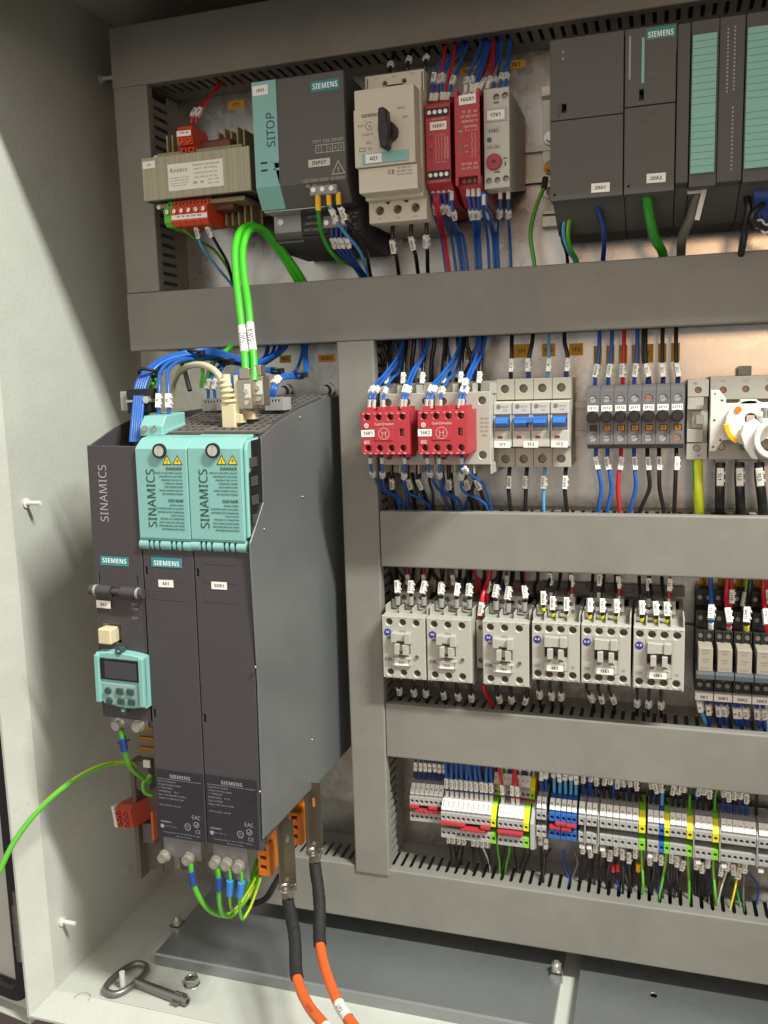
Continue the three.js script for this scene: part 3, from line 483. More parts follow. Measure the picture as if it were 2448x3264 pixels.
{ // timer relay
  const g = thingAt('timer_relay', 'grey timing relay marked 17K1 with a red round dial', 'relay', -139.5, 213);
  const tl = mat('#c3c1b6', .45), tb = mat('#b9b7ac', .5); part(g, 'housing', prof([[8, 42], [60, 42], [101, 41], [101, -42], [88, -43], [8, -26]], -11.2, 11.2, .5), tb);
  part(g, 'front', hb(-11.3, 11.3, -42, 41.5, 98, 106, [[-7.6, 33.5, 2.8], [0, 34, 2.8], [7.6, 34.5, 2.8], [-7.4, -35.4, 2.6], [.2, -35.4, 2.6], [7.8, -34.6, 2.6]], .5), tl);
  for (const x of [-7.5, 0, 7.6]) { screw(g, x, 34, 101.5, 2.4, M.dullsteel); screw(g, x, -35.2, 101.5, 2.4, M.dullsteel); }
  part(g, 'window', bx(-9, 9, 13.5, 25, 105.5, 107, .5), M.abLight); plate(g, '17K1', 15.5, 8, -.4, 19, 107.3, { s: 4.2 });
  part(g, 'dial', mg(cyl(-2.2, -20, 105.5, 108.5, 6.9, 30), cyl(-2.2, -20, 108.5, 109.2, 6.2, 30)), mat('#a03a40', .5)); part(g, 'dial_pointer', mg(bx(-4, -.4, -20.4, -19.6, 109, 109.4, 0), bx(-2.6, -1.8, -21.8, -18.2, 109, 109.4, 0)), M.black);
  plate(g, 'FSB3', 14, 5.6, -2.6, 6.8, 106.3, { s: 3.8, bg: '#b9b6ab', fg: '#4a4844' }); part(g, 'badge', cyl(-6.4, -1, 106, 106.4, 2.3, 8), mat('#4a5578', .5)); plate(g, '1.5...30s', 13, 4.6, -3, -7, 106.3, { s: 2.8, bg: '#b9b6ab', fg: '#5a5854' });
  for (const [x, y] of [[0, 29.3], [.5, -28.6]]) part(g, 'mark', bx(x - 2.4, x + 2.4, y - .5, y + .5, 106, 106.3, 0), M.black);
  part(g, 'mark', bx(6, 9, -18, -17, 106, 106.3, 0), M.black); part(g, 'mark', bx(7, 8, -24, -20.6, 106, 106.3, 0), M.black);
}
{ // programmable controller on its profile rail
  const r = thingAt('profile_rail', 'bright aluminium profile rail carrying the controller modules', 'rail', -112, 217);
  part(r, 'profile', metreUV(mg(prof([[.3, 62], [14, 62], [14, 54], [6, 52], [6, -50], [14, -52], [14, -55], [.3, -55]], 0, 330, .3))), M.alu);
  part(r, 'lower_lip', metreUV(bx(0, 330, -67, -57, .4, 14, .5)), M.alu);
  for (const [y, m] of [[16, M.steel], [-11, M.brass], [-34, M.steel]]) part(r, 'earth_bolt', mg(cyl(8, y, 6, 11, 6.4, 20), cyl(8, y, 11, 17, 4.4, 6)), m);
  const cats = (name, label, x0, x1) => thingAt(name, label, 'controller', (x0 + x1) / 2, 217);
  const bodyP = [[14, 60], [112, 62], [112, -63], [100, -67], [60, -84], [14, -84]];
  const mk = (name, label, x0, x1) => { const g = cats(name, label, x0, x1), w = (x1 - x0) / 2; part(g, 'housing', prof(bodyP, -w + .1, w - .1, .4), M.plc2); return [g, w]; };
  { const [g, w] = mk('controller_supply', 'dark grey controller power supply module marked 20A1', -90.8, -31); part(g, 'upper_panel', hb(-w, w - .6, -1, 62.5, 112.5, 126, [[-w + 9.6, -w + 13.4, 4.6, 11.6]], .4), M.plc); part(g, 'door', hb(-w, w - .6, -65.5, -1.6, 112.5, 126, [[-w + 3.6, -60.5, 1]], .4), M.plc); part(g, 'switch', bx(-w + 10, -w + 13, 5, 8, 112, 120, .2), M.black); part(g, 'switch_ridge', bx(-w + 6.5, -w + 8, 2, 13, 125.8, 127, .3), M.plc2); plate(g, '20A1', 15, 7.4, 11.5, -58, 126.3, { s: 4 }); part(g, 'vent_marks', mg(bx(-w + 10, -w + 11.5, 51, 53, 126, 126.2, 0), bx(-w + 10, -w + 11.5, 46, 48, 126, 126.2, 0)), M.greyL); part(g, 'latch', bx(w - 3.4, w - .8, 4, 22, 125.6, 126.5, .2), M.plc2); }
  { const [g, w] = mk('controller_cpu', 'dark grey controller processor module marked 20A2', -30.6, 9.2); part(g, 'upper_panel', hb(-w, w - .4, 3, 62.5, 112.5, 126, [[-8.5, -5, 7, 15.5]], .4), M.plc); part(g, 'door', hb(-w, w - .4, -65.5, 2.3, 112.5, 126, [[-w + 3.6, -59, .9]], .4), M.plc); siemens(g, 22, 8.4, 7.5, 56.5, 126.3, '#33897f'); part(g, 'card_slot', bx(-7, -4.8, 20, 54.5, 125.6, 126.6, .2), M.mint); part(g, 'led_strip', bx(-17, -15.4, 24, 57, 125.8, 126.3, 0), M.greyL); part(g, 'mode_switch', bx(-8.2, -5.3, 7.4, 10.5, 112, 120, .2), M.black); word(g, 'SIMATIC', 20, 4.6, -2, -3.5, 126.3, '#6b675f', { w: 'normal' }); word(g, 'S7-300', 17, 4.6, -3, -9.5, 126.3, '#6b675f', { w: 'normal' }); plate(g, '20A2', 15, 7.4, 5.5, -54.5, 126.3, { s: 4 }); word(g, 'RUN', 5, 2.6, .6, 12, 126.3, '#7a766e', { w: 'normal' }); word(g, 'STOP', 5, 2.6, .8, 8, 126.3, '#7a766e', { w: 'normal' }); ink(g, 'print', 5, 34, -12, 40, 126.3, lines(['SF', 'BF1', 'BF2', 'DC5V', 'FRCE', 'RUN', 'STOP'], 1.9, 2.5, 4.6, { c: '#7a766e', w: 'normal' }), 'cpuled', 7); word(g, 'CE', 6, 4, .5, 26, 126.3, '#7a766e'); }
  { const g = cats('bus_spacer', 'narrow dark grey spacer module beside the processor', 9.6, 19.6); part(g, 'housing', prof(bodyP, -4.9, 4.9, .3), M.plc2); part(g, 'front', bx(-4.9, 4.7, -60, 61.5, 105, 124.5, .5), M.plc); }
  const strip = (g, x) => { const s = part(g, 'label_strip', bx(x - 9, x + 9.2, -54, 51, 124, 126.6, .3), M.mint); for (let k = 1; k < 20; k++) if (k !== 11) part(s, 'rule', bx(x - 8.8, x + 9, 51 - k * 5.25, 51.35 - k * 5.25, 126.5, 126.75, 0), M.rule); };
  const sm = (label, x0) => { const g = cats('signal_module', label, x0, x0 + 40); part(g, 'housing', prof(bodyP, -19.9, 19.9, .4), M.plc2); part(g, 'front_door', bx(-19.8, .8, -64, 62, 105, 124.5, .6), M.plc); part(g, 'led_panel', bx(1.2, 19.8, -62, 62, 105, 124, .5), M.plc); strip(g, -10); for (let k = 0; k < 17; k++) { part(g, 'led', bx(6.6, 8, 52 - k * 2.9, 53.4 - k * 2.9, 123.8, 124.4, 0), M.greyL); part(g, 'led', bx(11.6, 13, 53 - k * 2.9, 54.4 - k * 2.9, 123.8, 124.4, 0), M.greyL); if (k < 16) part(g, 'led', bx(11.4, 12.8, -7 - k * 3.1, -5.6 - k * 3.1, 123.8, 124.4, 0), M.greyL); } };
  sm('dark grey signal module with a mint green label strip beside the spacer', 20); sm('dark grey signal module with a mint green label strip and blue wire loom', 60.4);
  sm('dark grey signal module at the far end of the controller', 100.8);
}
// yellow cable tags stuck on the plate
function plateTag(text, x0, x1, y0, y1) { const t = thing('plate_tag', 'small yellow sticker printed ' + text + ' stuck on the mounting plate', 'sticker', V((x0 + x1) / 2 * mm, (y0 + y1) / 2 * mm, .0002)); plate(t, text, x1 - x0, y1 - y0, 0, 0, .3, { bg: '#d29a1e', s: Math.min(5.5, (x1 - x0) / text.length * 1.3), name: 'sticker_face', rot: (y1 - y0) > (x1 - x0) * 1.2 ? -1 : 0 }); }
plateTag('1T1', -450.6, -430.4, 301.3, 310); plateTag('16ER1', -193, -175, 303.5, 311); plateTag('16GR1', -172, -152, 303.5, 311); plateTag('17K1', -150, -129.4, 303.5, 311);
plateTag('4A1', -403, -389.6, 29.5, 37.8); plateTag('5DR1', -357, -337.5, 28.5, 36.8); plateTag('16K2', -193, -174, 25.5, 34.5); plateTag('1F1', -142.7, -126, 25.5, 39); plateTag('1F2', -114, -100.7, 25.5, 38.5); plateTag('1F3', -87, -73.4, 25.5, 37.5);
['1F11', '1F12', '1F13', '2F11', '2F12', '6F11', '21F11'].forEach((s, i) => plateTag(s, -63 + i * 12.2, -55 + i * 12.2, 16, 34));
['9K1', '30K1', '30K2', '30K3'].forEach((s, i) => plateTag(s, 41 + i * 17, 50.2 + i * 17, -207.5, -193));
{ const r = thing('scale_strip', 'pale printed scale strip stuck on the plate beside the transformer', 'sticker', V(-.4115, .2575, .0002)); ink(r, 'scale', 12, 60, 0, 0, .3, (c) => { c.fillStyle = '#34465a'; for (let k = 0; k < 6; k++) { c.fillRect(2, 3 + k * 10, 6, .7); txt(c, String(30 + k * 10), 5, 7 + k * 10, 2.4, { c: '#34465a', w: 'normal' }); } }, 'scale', 5); }
// ---------- second row ----------
const abBadge = (g, x, y, z, r = 3.6, t = 'AB') => { const b = part(g, 'badge', cyl(x, y, z, z + .3, r, 8).clone(), mat('#2a2c86', .5)); word(g, t, r * 1.8, r * .95, x, y + .2, z + .45, '#d8d6e6', { name: 'badge_text' }); return b; };
function redContactor(no, cx) {
  const g = thingAt('safety_contactor', `pale grey safety contactor with a red front block marked ${no}`, 'contactor', cx, -41);
  part(g, 'housing', mg(bx(-27, 27, -46, 44, 8, 55, .8), bx(-26.5, 26.5, -30, 30, 55, 78, .6)), M.ab);
  part(g, 'front', hb(-27, 27, -35, 34, 70, 86, [[-19, 25.5, 3.7], [0, 25.5, 3.7], [19, 25.5, 3.7], [-19, -26, 3.7], [0, -26, 3.7], [19, -26, 3.7]], .6), M.abLight);
  for (const x of [-19, 0, 19]) for (const y of [25.5, -26]) screw(g, x, y, 73.5, 3.5, M.holeScrew);
  for (const x of [-27, -9.5, 9.5, 26]) for (const y of [37, -39]) part(g, 'rib', bx(x, x + 1.4, y - 5, y + 5, 50, 84, .2), M.abLight);
  ink(g, 'print', 9, 22, 21, 0, 86.3, lines(['100S-C43', '690V AC3', '43A 22kW', 'IEC 947', 'A600'], 2.2, 4.5, 4, { c: '#7b7973', w: 'normal', max: 8.6 }), 'conprint', 8);
  const dx = -9.3, b = part(g, 'red_block', hb(-23.4 + dx, 23.4 + dx, -21.5, 18.7, 108, 128.5, [[-17.3 + dx, 13.2, 2.9], [-5.9 + dx, 13.2, 2.9], [5.6 + dx, 13.2, 2.9], [17 + dx, 13.2, 2.9], [-16.8 + dx, -15.6, 2.9], [-5.4 + dx, -15.6, 2.9], [6 + dx, -15.6, 2.9], [17.2 + dx, -15.6, 2.9], [14.2 + dx, 18.2 + dx, -4.5, 2.2]], .5), M.red);
  part(g, 'red_block_back', bx(-23 + dx, 23 + dx, -21, 18.2, 86, 110, .5), M.redDark);
  for (let i = 0; i < 4; i++) { screw(b, -17.2 + i * 11.4 + dx, 13.2, 116, 2.6, M.holeScrew); screw(b, -16.7 + i * 11.3 + dx, -15.6, 116, 2.6, M.holeScrew); part(b, 'terminal_lip', bx(-20 + i * 11.6 + dx, -13 + i * 11.6 + dx, 18.5, 22.5, 100, 122, .4), i % 2 ? M.red : M.redDark); part(b, 'terminal_lip', bx(-16 + i * 11 + dx, -11 + i * 11 + dx, -25, -21.3, 100, 120, .4), M.redDark); }
  part(b, 'slider', bx(14.4 + dx, 18 + dx, -4.2, 1.6, 110, 122, .3), M.greyL);
  part(b, 'pad', bx(-10 + dx, 8 + dx, -8.5, 4, 128, 129.2, .4), M.red);
  plate(g, no, 13.6, 6.6, -16.3 + dx, -1.6, 128.9, { s: 4.2 });
  ink(g, 'print', 46, 40, dx, -1.4, 129.5, (c) => { const W = '#f0c9c6'; c.strokeStyle = W; c.lineWidth = .4; c.beginPath(); c.arc(22.3, 20.6, 5.2, 0, 7); c.stroke(); c.beginPath(); c.moveTo(20, 18); c.lineTo(20.8, 21); c.lineTo(20.4, 24); c.moveTo(24.6, 18); c.lineTo(23.8, 21); c.lineTo(24.2, 24); c.moveTo(20, 20); c.lineTo(24.6, 20); c.stroke(); txt(c, 'Guard|master', 22.8, 12, 3.6, { c: W, w: 'normal', max: 19 }); c.beginPath(); c.arc(5.4, 13, 2.3, 0, 7); c.fillStyle = W; c.fill(); txt(c, 'AB', 5.4, 13.1, 2.1, { c: '#b0242c' }); txt(c, 'B22', 5.4, 29.2, 3.4, { c: W }); c.fillRect(2.7, 27, 5.6, .35); ['13', 'NO', '21', 'NC', '31', 'NC', '43', 'NO'].forEach((s, i) => txt(c, s, 2.6 + i * 5.65, 1.6, 1.9, { c: W })); ['14', 'NO', '22', 'NC', '32', 'NC', '44', 'NO'].forEach((s, i) => txt(c, s, 3 + i * 5.65, 38.6, 1.9, { c: W })); }, 'guard', 10);
}
redContactor('16K1', -233.5); redContactor('16K2', -178.5);

function breaker(no, x0, poles) {
  const w = 17.9 * poles, g = thingAt('circuit_breaker', `grey ${poles > 1 ? 'double pole' : 'single pole'} circuit breaker marked ${no} with blue toggle`, 'breaker', x0 + w / 2, -39);
  part(g, 'housing', mg(bx(-w / 2 + .1, w / 2 - .1, -42.5, 43, 8, 46, .6)), M.mcb);
  for (const [a, b, hy] of [[23, 43, 33.5], [-42.5, -23.5, -34.5]]) part(g, 'terminal_shoulder', mg(Array.from({ length: poles }, (_, i) => hb(-w / 2 + .15 + i * 17.9, -w / 2 + 17.75 + i * 17.9, a, b, 44, 53, [[-w / 2 + 8.4 + i * 17.9, hy, 4.1]], .4))), M.mcb);
  part(g, 'nose', mg(Array.from({ length: poles }, (_, i) => mg(bx(-w / 2 + .2 + i * 17.9, -w / 2 + 17.7 + i * 17.9, -22, 21.8, 46, 66, .7), bx(-w / 2 + .3 + i * 17.9, -w / 2 + 17.6 + i * 17.9, -21.5, -6, 64, 71, .8), bx(-w / 2 + .3 + i * 17.9, -w / 2 + 17.6 + i * 17.9, 9.5, 21, 64, 71, .8), bx(-w / 2 + .3 + i * 17.9, -w / 2 + 2 + i * 17.9, -7, 10, 64, 70, .3), bx(-w / 2 + 15.9 + i * 17.9, -w / 2 + 17.6 + i * 17.9, -7, 10, 64, 70, .3)))), M.mcbL);
  for (let i = 0; i < poles; i++) {
    const x = -w / 2 + 8.9 + i * 17.9; screw(g, x - .5, 33.5, 46.6, 3.6, M.holeScrew, { cross: true }); screw(g, x - .5, -34.5, 46.6, 3.6, M.holeScrew, { cross: true });
    part(g, 'toggle', mg(prof([[64, 7], [72, 7.2], [78, 4.4], [79, 1.6], [75, -1.6], [64, -3.4]], x - 5.9, x + 5.9, .4), bx(x - 6.6, x + 6.6, 4.4, 7.2, 68, 74, .4)), M.blueT);
    part(g, 'window', bx(x - 4.6, x + .2, -13.4, -10.8, 70.7, 71.2, 0), mat('#8a2230', .4));
    ink(g, 'print', 13, 9, x, 15.5, 71.3, (c) => { c.fillStyle = '#77757c'; c.beginPath(); c.arc(3, 3, 2.1, 0, 7); c.fill(); txt(c, '1492-SP', 9, 3, 2, { c: '#77757c', w: 'normal' }); txt(c, 'C 6A', 9, 6.4, 2, { c: '#77757c', w: 'normal' }); }, 'mcbprint', 9);
  }
  if (poles > 1) part(g, 'toggle_link', bx(-15.4, 15.4, 1.6, 6.8, 72, 77.6, .6), M.blueT);
  plate(g, no, poles > 1 ? 14 : 15.5, 6.2, poles > 1 ? 0 : -.2, -19, 71.4, { s: 4.2 });
  if (poles > 1) word(g, 'N', 4, 4, w / 2 - 9, -29.5, 53.3, '#9a968c', { w: 'normal' });
}
breaker('1F1', -151.7, 1); breaker('1F2', -133.7, 2); breaker('1F3', -97.8, 1);

const fuseW = 12.5;
['1F11', '1F12', '1F13', '2F11', '2F12', '6F11', '21F11'].forEach((no, i) => {
  const g = thingAt('fuse_terminal', `dark grey fuse terminal marked ${no} with a black screw cap`, 'terminal', -65.4 + fuseW * (i + .5), -34.5, 'fuse terminals beside the breakers'), w = fuseW / 2 - .12;
  part(g, 'housing', mg(prof([[8, 30], [46, 30], [52, 25.5], [52, -25.3], [44, -30], [8, -30]], -w, w, .3)), M.grey);
  part(g, 'front', hb(-w, w, -25, 25.2, 51.8, 61, [[0, 17.2, 3.5], [0, -19.3, 3.5], [-2.6, 4, -12.6, -6.8]], .25), M.grey);
  screw(g, 0, 17.2, 59.6, 3.2, i === 4 ? M.copper : M.greyL); screw(g, 0, -19.3, 59.6, 3.2, i === 6 ? M.copper : M.greyL);
  part(g, 'cap', mg(cyl(0, 1, 60, 67, 5.5, 24), cyl(0, 1, 67, 68.2, 4.7, 24, 4.2)), M.blackGloss);
  if (i) { part(g, 'clamp', mg(hb(-2.2, 3.6, -12.3, -7.2, 56, 60.4, [[.4, -9.4, 1.4]], .3), bx(-2.2, 3.6, -12.3, -7.2, 50, 55.8, .2)), M.brass); }
  plate(g, no, 9.8, 5.6, 0, 8.8, 61.3, { s: 3.4 });
});
{ // earth terminal and main switch
  const e = thingAt('earth_terminal', 'pale grey earth terminal block between fuse terminals and main switch', 'terminal', 33.7, -38.3);
  part(e, 'housing', mg(bx(-9.1, 9.1, -36.7, 36.8, 8, 44, .6), bx(-9, 5, 9.5, 20.5, 44, 51, .5), bx(-9, 5, -20.5, -8.5, 44, 51, .5), bx(-5, 5, -7.6, 7.8, 44, 47, .5)), M.abLight);
  part(e, 'upper_face', hb(-9.1, 9.1, 21, 36.6, 43, 50, [[0, 27, 3]], .4), M.abLight); part(e, 'lower_face', hb(-9.1, 9.1, -36.6, -21.2, 43, 50, [[0, -26, 3.2]], .4), M.abLight);
  screw(e, 0, 27, 46.5, 2.6, M.copper, { cross: true }); screw(e, 0, -26, 46.5, 2.8, M.dullsteel);
  part(e, 'latch', mg(bx(-1, 5.4, -3.8, 4, 47, 50.5, .4)), M.white); word(e, 'PE', 5, 3, -2.5, 33, 50.3, '#8b8981'); word(e, 'PE', 5, 3, 2, -33.2, 50.3, '#8b8981');
  const s = thingAt('main_switch', 'grey main switch body with white drive plate and orange tab', 'switch', 90, -38.3);
  part(s, 'housing', mg(bx(-46, 46, -36.7, 39, 8, 40, .8), bx(-20, -8, 39, 48, 10, 13, 1)), M.ab);
  part(s, 'upper_face', hb(-46, 46, 18, 38.6, 39, 50, [[-35, 26.6, 3], [-16, 26.8, 3], [3, 27, 3]], .4), M.ab); part(s, 'lower_face', hb(-46, 46, -36.6, -18, 39, 50, [[-35, -25, 3], [-16, -25, 3], [3, -25, 3]], .4), M.ab);
  for (const x of [-35, -16, 3]) { screw(s, x, 26.8, 46, 2.7, M.copper, { cross: true }); screw(s, x, -25, 46, 2.7, M.dullsteel); for (const y of [37]) part(s, 'terminal_sleeve', bx(x - 5, x + 4.6, -43, -36.5, 24, 46, .8), M.greyL); }
  ['1 L1', '3 L2', '5 L3'].forEach((t, i) => word(s, t, 8, 3, -35 + i * 19, 34.5, 50.3, '#8b8981', { w: 'normal' }));
  const pl = rectShape(0, 1, 0, 1); const plS = poly([[-46, 27], [-39, 27], [-33, 19], [-33, 15], [60, 15], [60, -16], [-35, -18], [-41, -28], [-46, -28]]);
  for (const [x, y] of [[-42.5, 23.5], [-36.5, 17.5], [-42.5, 0], [-37, -18], [-43, -24]]) { const h = new THREE.Path(); h.absarc(x * mm, y * mm, 1.5 * mm, 0, Math.PI * 2, true); plS.holes.push(h); }
  part(s, 'drive_plate', ex(plS, 58, 63, .4), M.white); part(s, 'plate_support', bx(-34, 46, -15, 14, 40, 58, .5), M.ab);
  const rotor = new THREE.Shape(); rotor.absarc(-14 * mm, -2 * mm, 20 * mm, 0, Math.PI * 2); const ro = new THREE.Path(); ro.absarc(-13 * mm, 1 * mm, 5 * mm, 0, Math.PI * 2, true); rotor.holes.push(ro);
  part(s, 'rotor', ex(rotor, 63, 72, .8), M.whiteP); part(s, 'rotor_shaft', bx(-16.5, -9.5, -2.5, 4.5, 55, 71, .3), M.steel);
  part(s, 'indicator', cyl(-23.5, 9.5, 71.5, 73, 2.9, 20), M.amber);
  { const t = new THREE.Shape(); t.absarc(-14 * mm, -2 * mm, 21.5 * mm, Math.PI * 1.02, Math.PI * 1.33, false); t.absarc(-14 * mm, -2 * mm, 17 * mm, Math.PI * 1.33, Math.PI * 1.02, true); t.closePath(); part(s, 'orange_tab', ex(t, 70, 76, .6), M.yellowO); }
  // round handle collar with two ears
  const ring = new THREE.Shape(); ring.absarc(5.5 * mm, -16 * mm, 17.5 * mm, 0, Math.PI * 2); const ri = new THREE.Path(); ri.absarc(6 * mm, -16 * mm, 12.6 * mm, 0, Math.PI * 2, true); ring.holes.push(ri);
  part(s, 'collar', ex(ring, 72, 88, 1.2), M.whiteP);
  part(s, 'collar_ear', ex(poly([[-22, -12], [-20, -4], [-11, 2], [-6, -2], [-10, -14], [-10, -26], [-7, -34], [-12, -33], [-18, -24]]), 74, 82, .8), M.whiteP);
  const sc = part(s, 'clamp_screw', mg(cylY(-1.5, 80, 2, 9, 2.6, 14), cylY(-1.5, 80, 8, 11, 4.6, 18)), M.steel); sc.rotation.z = 0; part(s, 'top_rail', bx(-22, -8, 14, 18, 60, 72, .6), M.whiteP);
}
// ---------- third row: contactors ----------
function contactor(no, cx, y0, y1, small) {
  const g = thingAt('contactor', `pale grey ${small ? 'four pole' : 'three pole'} contactor marked ${no}`, 'contactor', cx, (y0 + y1) / 2, small ? 'small contactors of the third row' : 'large contactors of the third row');
  const h = (y1 - y0) / 2, w = 22.6, hs = [], n = small ? 4 : 3;
  const xs = small ? [-17, -6.2, 4.8, 16] : [-15, -1, 13.2];
  for (const x of xs) { hs.push([x, h - 6.2, 3.5]); hs.push([x, -h + 6.2, 3.5]); }
  if (small) hs.push([-10.4, 11.4, -5, 6]); else hs.push([-8.4, 6.4, -6, 6], [-5.4, 4.4, -9.4, -8.2]);
  part(g, 'housing', mg(bx(-w, w, -h - 6, h + 8, 8, 44, .7), bx(-w, w, -h + 1, h - 1.2, 44, 71, .6)), M.ab);
  part(g, 'front', hb(-w, w, -h, h, small ? 70 : 70, 85, hs, .6), M.abLight);
  for (const [x, y, r, z] of hs) if (z === undefined) screw(g, x, y, 73, 3.35, M.holeScrew);
  // terminal shelf with dividers behind the front edge
  const rx = small ? [-22.4, -11.8, -.8, 10, 21.2] : [-22.4, -8, 6, 21.2];
  for (const x of rx) part(g, 'divider', bx(x, x + 1.3, h - 4, h + (x < -20 || x > 20 ? 8 : 6), 44, small ? 78 : 72, .25), M.abLight);
  part(g, 'shelf', bx(-21.5, 21.5, h - 6, h - .4, 44, 71, .3), M.ab);
  for (const x of rx) part(g, 'divider', bx(x, x + 1.3, -h - 5, -h + 2, 44, 74, .25), M.abLight);
  // coil terminals standing up behind
  const cy = h + 17, coil = part(g, 'coil_terminal', mg(hb(-15, 15, h + 4, h + 17, 32, 48, [[-9.5, h + 10.5, 2.9], [9.5, h + 10.5, 2.9], [-3, 3, h + 7.5, h + 12]], .4), bx(-19, 19, h - 2, h + 8, 10, 40, .5), bx(-13, 13, h + 5, h + 16, 12, 33, .4)), M.abDark);
  screw(coil, -9.5, h + 10.5, 42, 2.6, M.dullsteel); screw(coil, 9.5, h + 10.5, 42, 2.6, M.dullsteel); word(coil, 'A1   A2', 20, 2.4, 2, h + 15, 48.3, '#5f5d58', { w: 'normal' });
  part(g, 'rear_plate', mg(bx(-24, 24, h + 12, h + 22, 4, 6, .3)), M.grey);
  abBadge(g, small ? -17.3 : -16.6, h - 17, 85, 4, small ? 'A-B' : 'AB');
  if (!small) {
    const c = part(g, 'carrier', mg(bx(-11.6, 7.5, 7.5, 15.5, 80, 88, .4), bx(-11.6, -6, 7, 16.5, 84, 91.5, .4), bx(2.4, 8, 6, 16.5, 84, 91.5, .4), bx(-6, 2.4, 8.5, 15, 84, 89, .3)), M.abLight); part(c, 'carrier_top', bx(-3, 2, 17.5, 19, 85, 85.4, 0), M.abDark);
    part(g, 'slider', mg(bx(-8, -3.4, -5.2, 5.2, 72, 92.5, .4), bx(.6, 5.6, -5.2, 5, 72, 92.5, .4), bx(-4, 1.5, -3.5, 3.8, 72, 86, .3)), M.abLight);
    part(g, 'tag_holder', mg(bx(-11.8, 7.6, -18.4, -9.8, 84.5, 87.5, .4), bx(-11.8, 8.4, -10.8, -9.6, 84.5, 90, .3)), M.abLight);
    plate(g, no, 14.6, 7.2, -2, -14.4, 87.8, { s: 3.8 }); for (const [x, y] of [[-15.3, 10.5], [14, -8]]) { part(g, 'rivet', cyl(x, y, 85, 85.8, 2.2, 16), M.abDark); screw(g, x, y, 85.9, 1.6, M.dullsteel); }
    word(g, 'C30', 8, 4.4, -16.5, -12.5, 85.4, '#3c3a37', { s: 4.4 });
  } else {
    part(g, 'inset', hb(-11.6, 12.6, -17.5, h - 10.2, 84.6, 85.5, [[-10.4, 11.4, -5, 6]], 0), M.ab);
    part(g, 'carrier', mg(bx(-10, 11, 6.5, 15.6, 84, 90, .4), bx(-10, -4, 6.5, 16.6, 86, 91.5, .4), bx(4.6, 10.4, 6.5, 16.6, 86, 91.5, .4)), M.abLight);
    part(g, 'slider', mg(bx(-7.2, -2, -4.8, 5, 72, 93.5, .5), bx(3, 7.8, -4.8, 4.6, 72, 93.5, .5)), M.abLight);
    part(g, 'tag_holder', mg(bx(-10.6, 10.2, -17.6, -10.4, 85, 87.5, .4), hb(-9, 9, -11, -6, 85.4, 88.4, [[-8, -4, -8.8, -7], [3.6, 7.6, -8.8, -7]], .2)), M.abLight);
    plate(g, no, 15.4, 7, -.4, -14.6, 87.8, { s: 3.8 }); word(g, 'C09', 7, 3.8, -17.3, -14.5, 85.4, '#5f5d58', { w: 'normal' }); word(g, '10', 5, 3.8, 16, -14.5, 85.4, '#5f5d58', { w: 'normal' });
  }
  const top = small ? ['1', 'L1', '3', 'L2', '5', 'L3', '13', 'NO'] : ['1', 'L1', '3', 'L2', '5', 'L3'], bot = small ? ['2', 'T1', '4', 'T2', '6', 'T3', '14', 'NO'] : ['2', 'T1', '4', 'T2', '6', 'T3'];
  ink(g, 'print', 44, 3, 0, h - 1.6, 85.4, (c) => top.forEach((s, i) => txt(c, s, 2.6 + i * (small ? 5.6 : 7.4), 1.5, 2.2, { c: '#6a6862', w: 'normal' })), 'ct' + small, 8);
  ink(g, 'print', 44, 3, 0, -h + 1.4, 85.4, (c) => bot.forEach((s, i) => txt(c, s, 2.6 + i * (small ? 5.6 : 7.4), 1.5, 2.2, { c: '#6a6862', w: 'normal' })), 'cb' + small, 8);
}
contactor('7K1', -242.8, -294.4, -229.5); contactor('7K3', -196, -294.2, -229.5); contactor('7K4', -139.4, -293.8, -229.3);
contactor('9K2', -91.2, -285.2, -227.9, true); contactor('11K1', -44.6, -285.2, -227.6, true); contactor('15K1', 3, -286.2, -227.9, true);
{ const a = thingAt('auxiliary_block', 'narrow grey auxiliary contact block between two large contactors', 'contactor', -167.5, -262); part(a, 'housing', mg(hb(-4.6, 4.6, -22, 27, 40, 66, [[0, 20, 2.6], [0, -14, 2.6]], .4), bx(-4.6, 4.6, -28, 30, 8, 42, .4), bx(-4.4, 4.4, 26, 40, 30, 52, .4)), M.ab); part(a, 'window', bx(-1.6, 2.4, 0, 6, 65.6, 66.3, 0), M.abDark); screw(a, 0, 20, 60, 2.2, M.dullsteel); screw(a, 0, -14, 60, 2.2, M.dullsteel); }
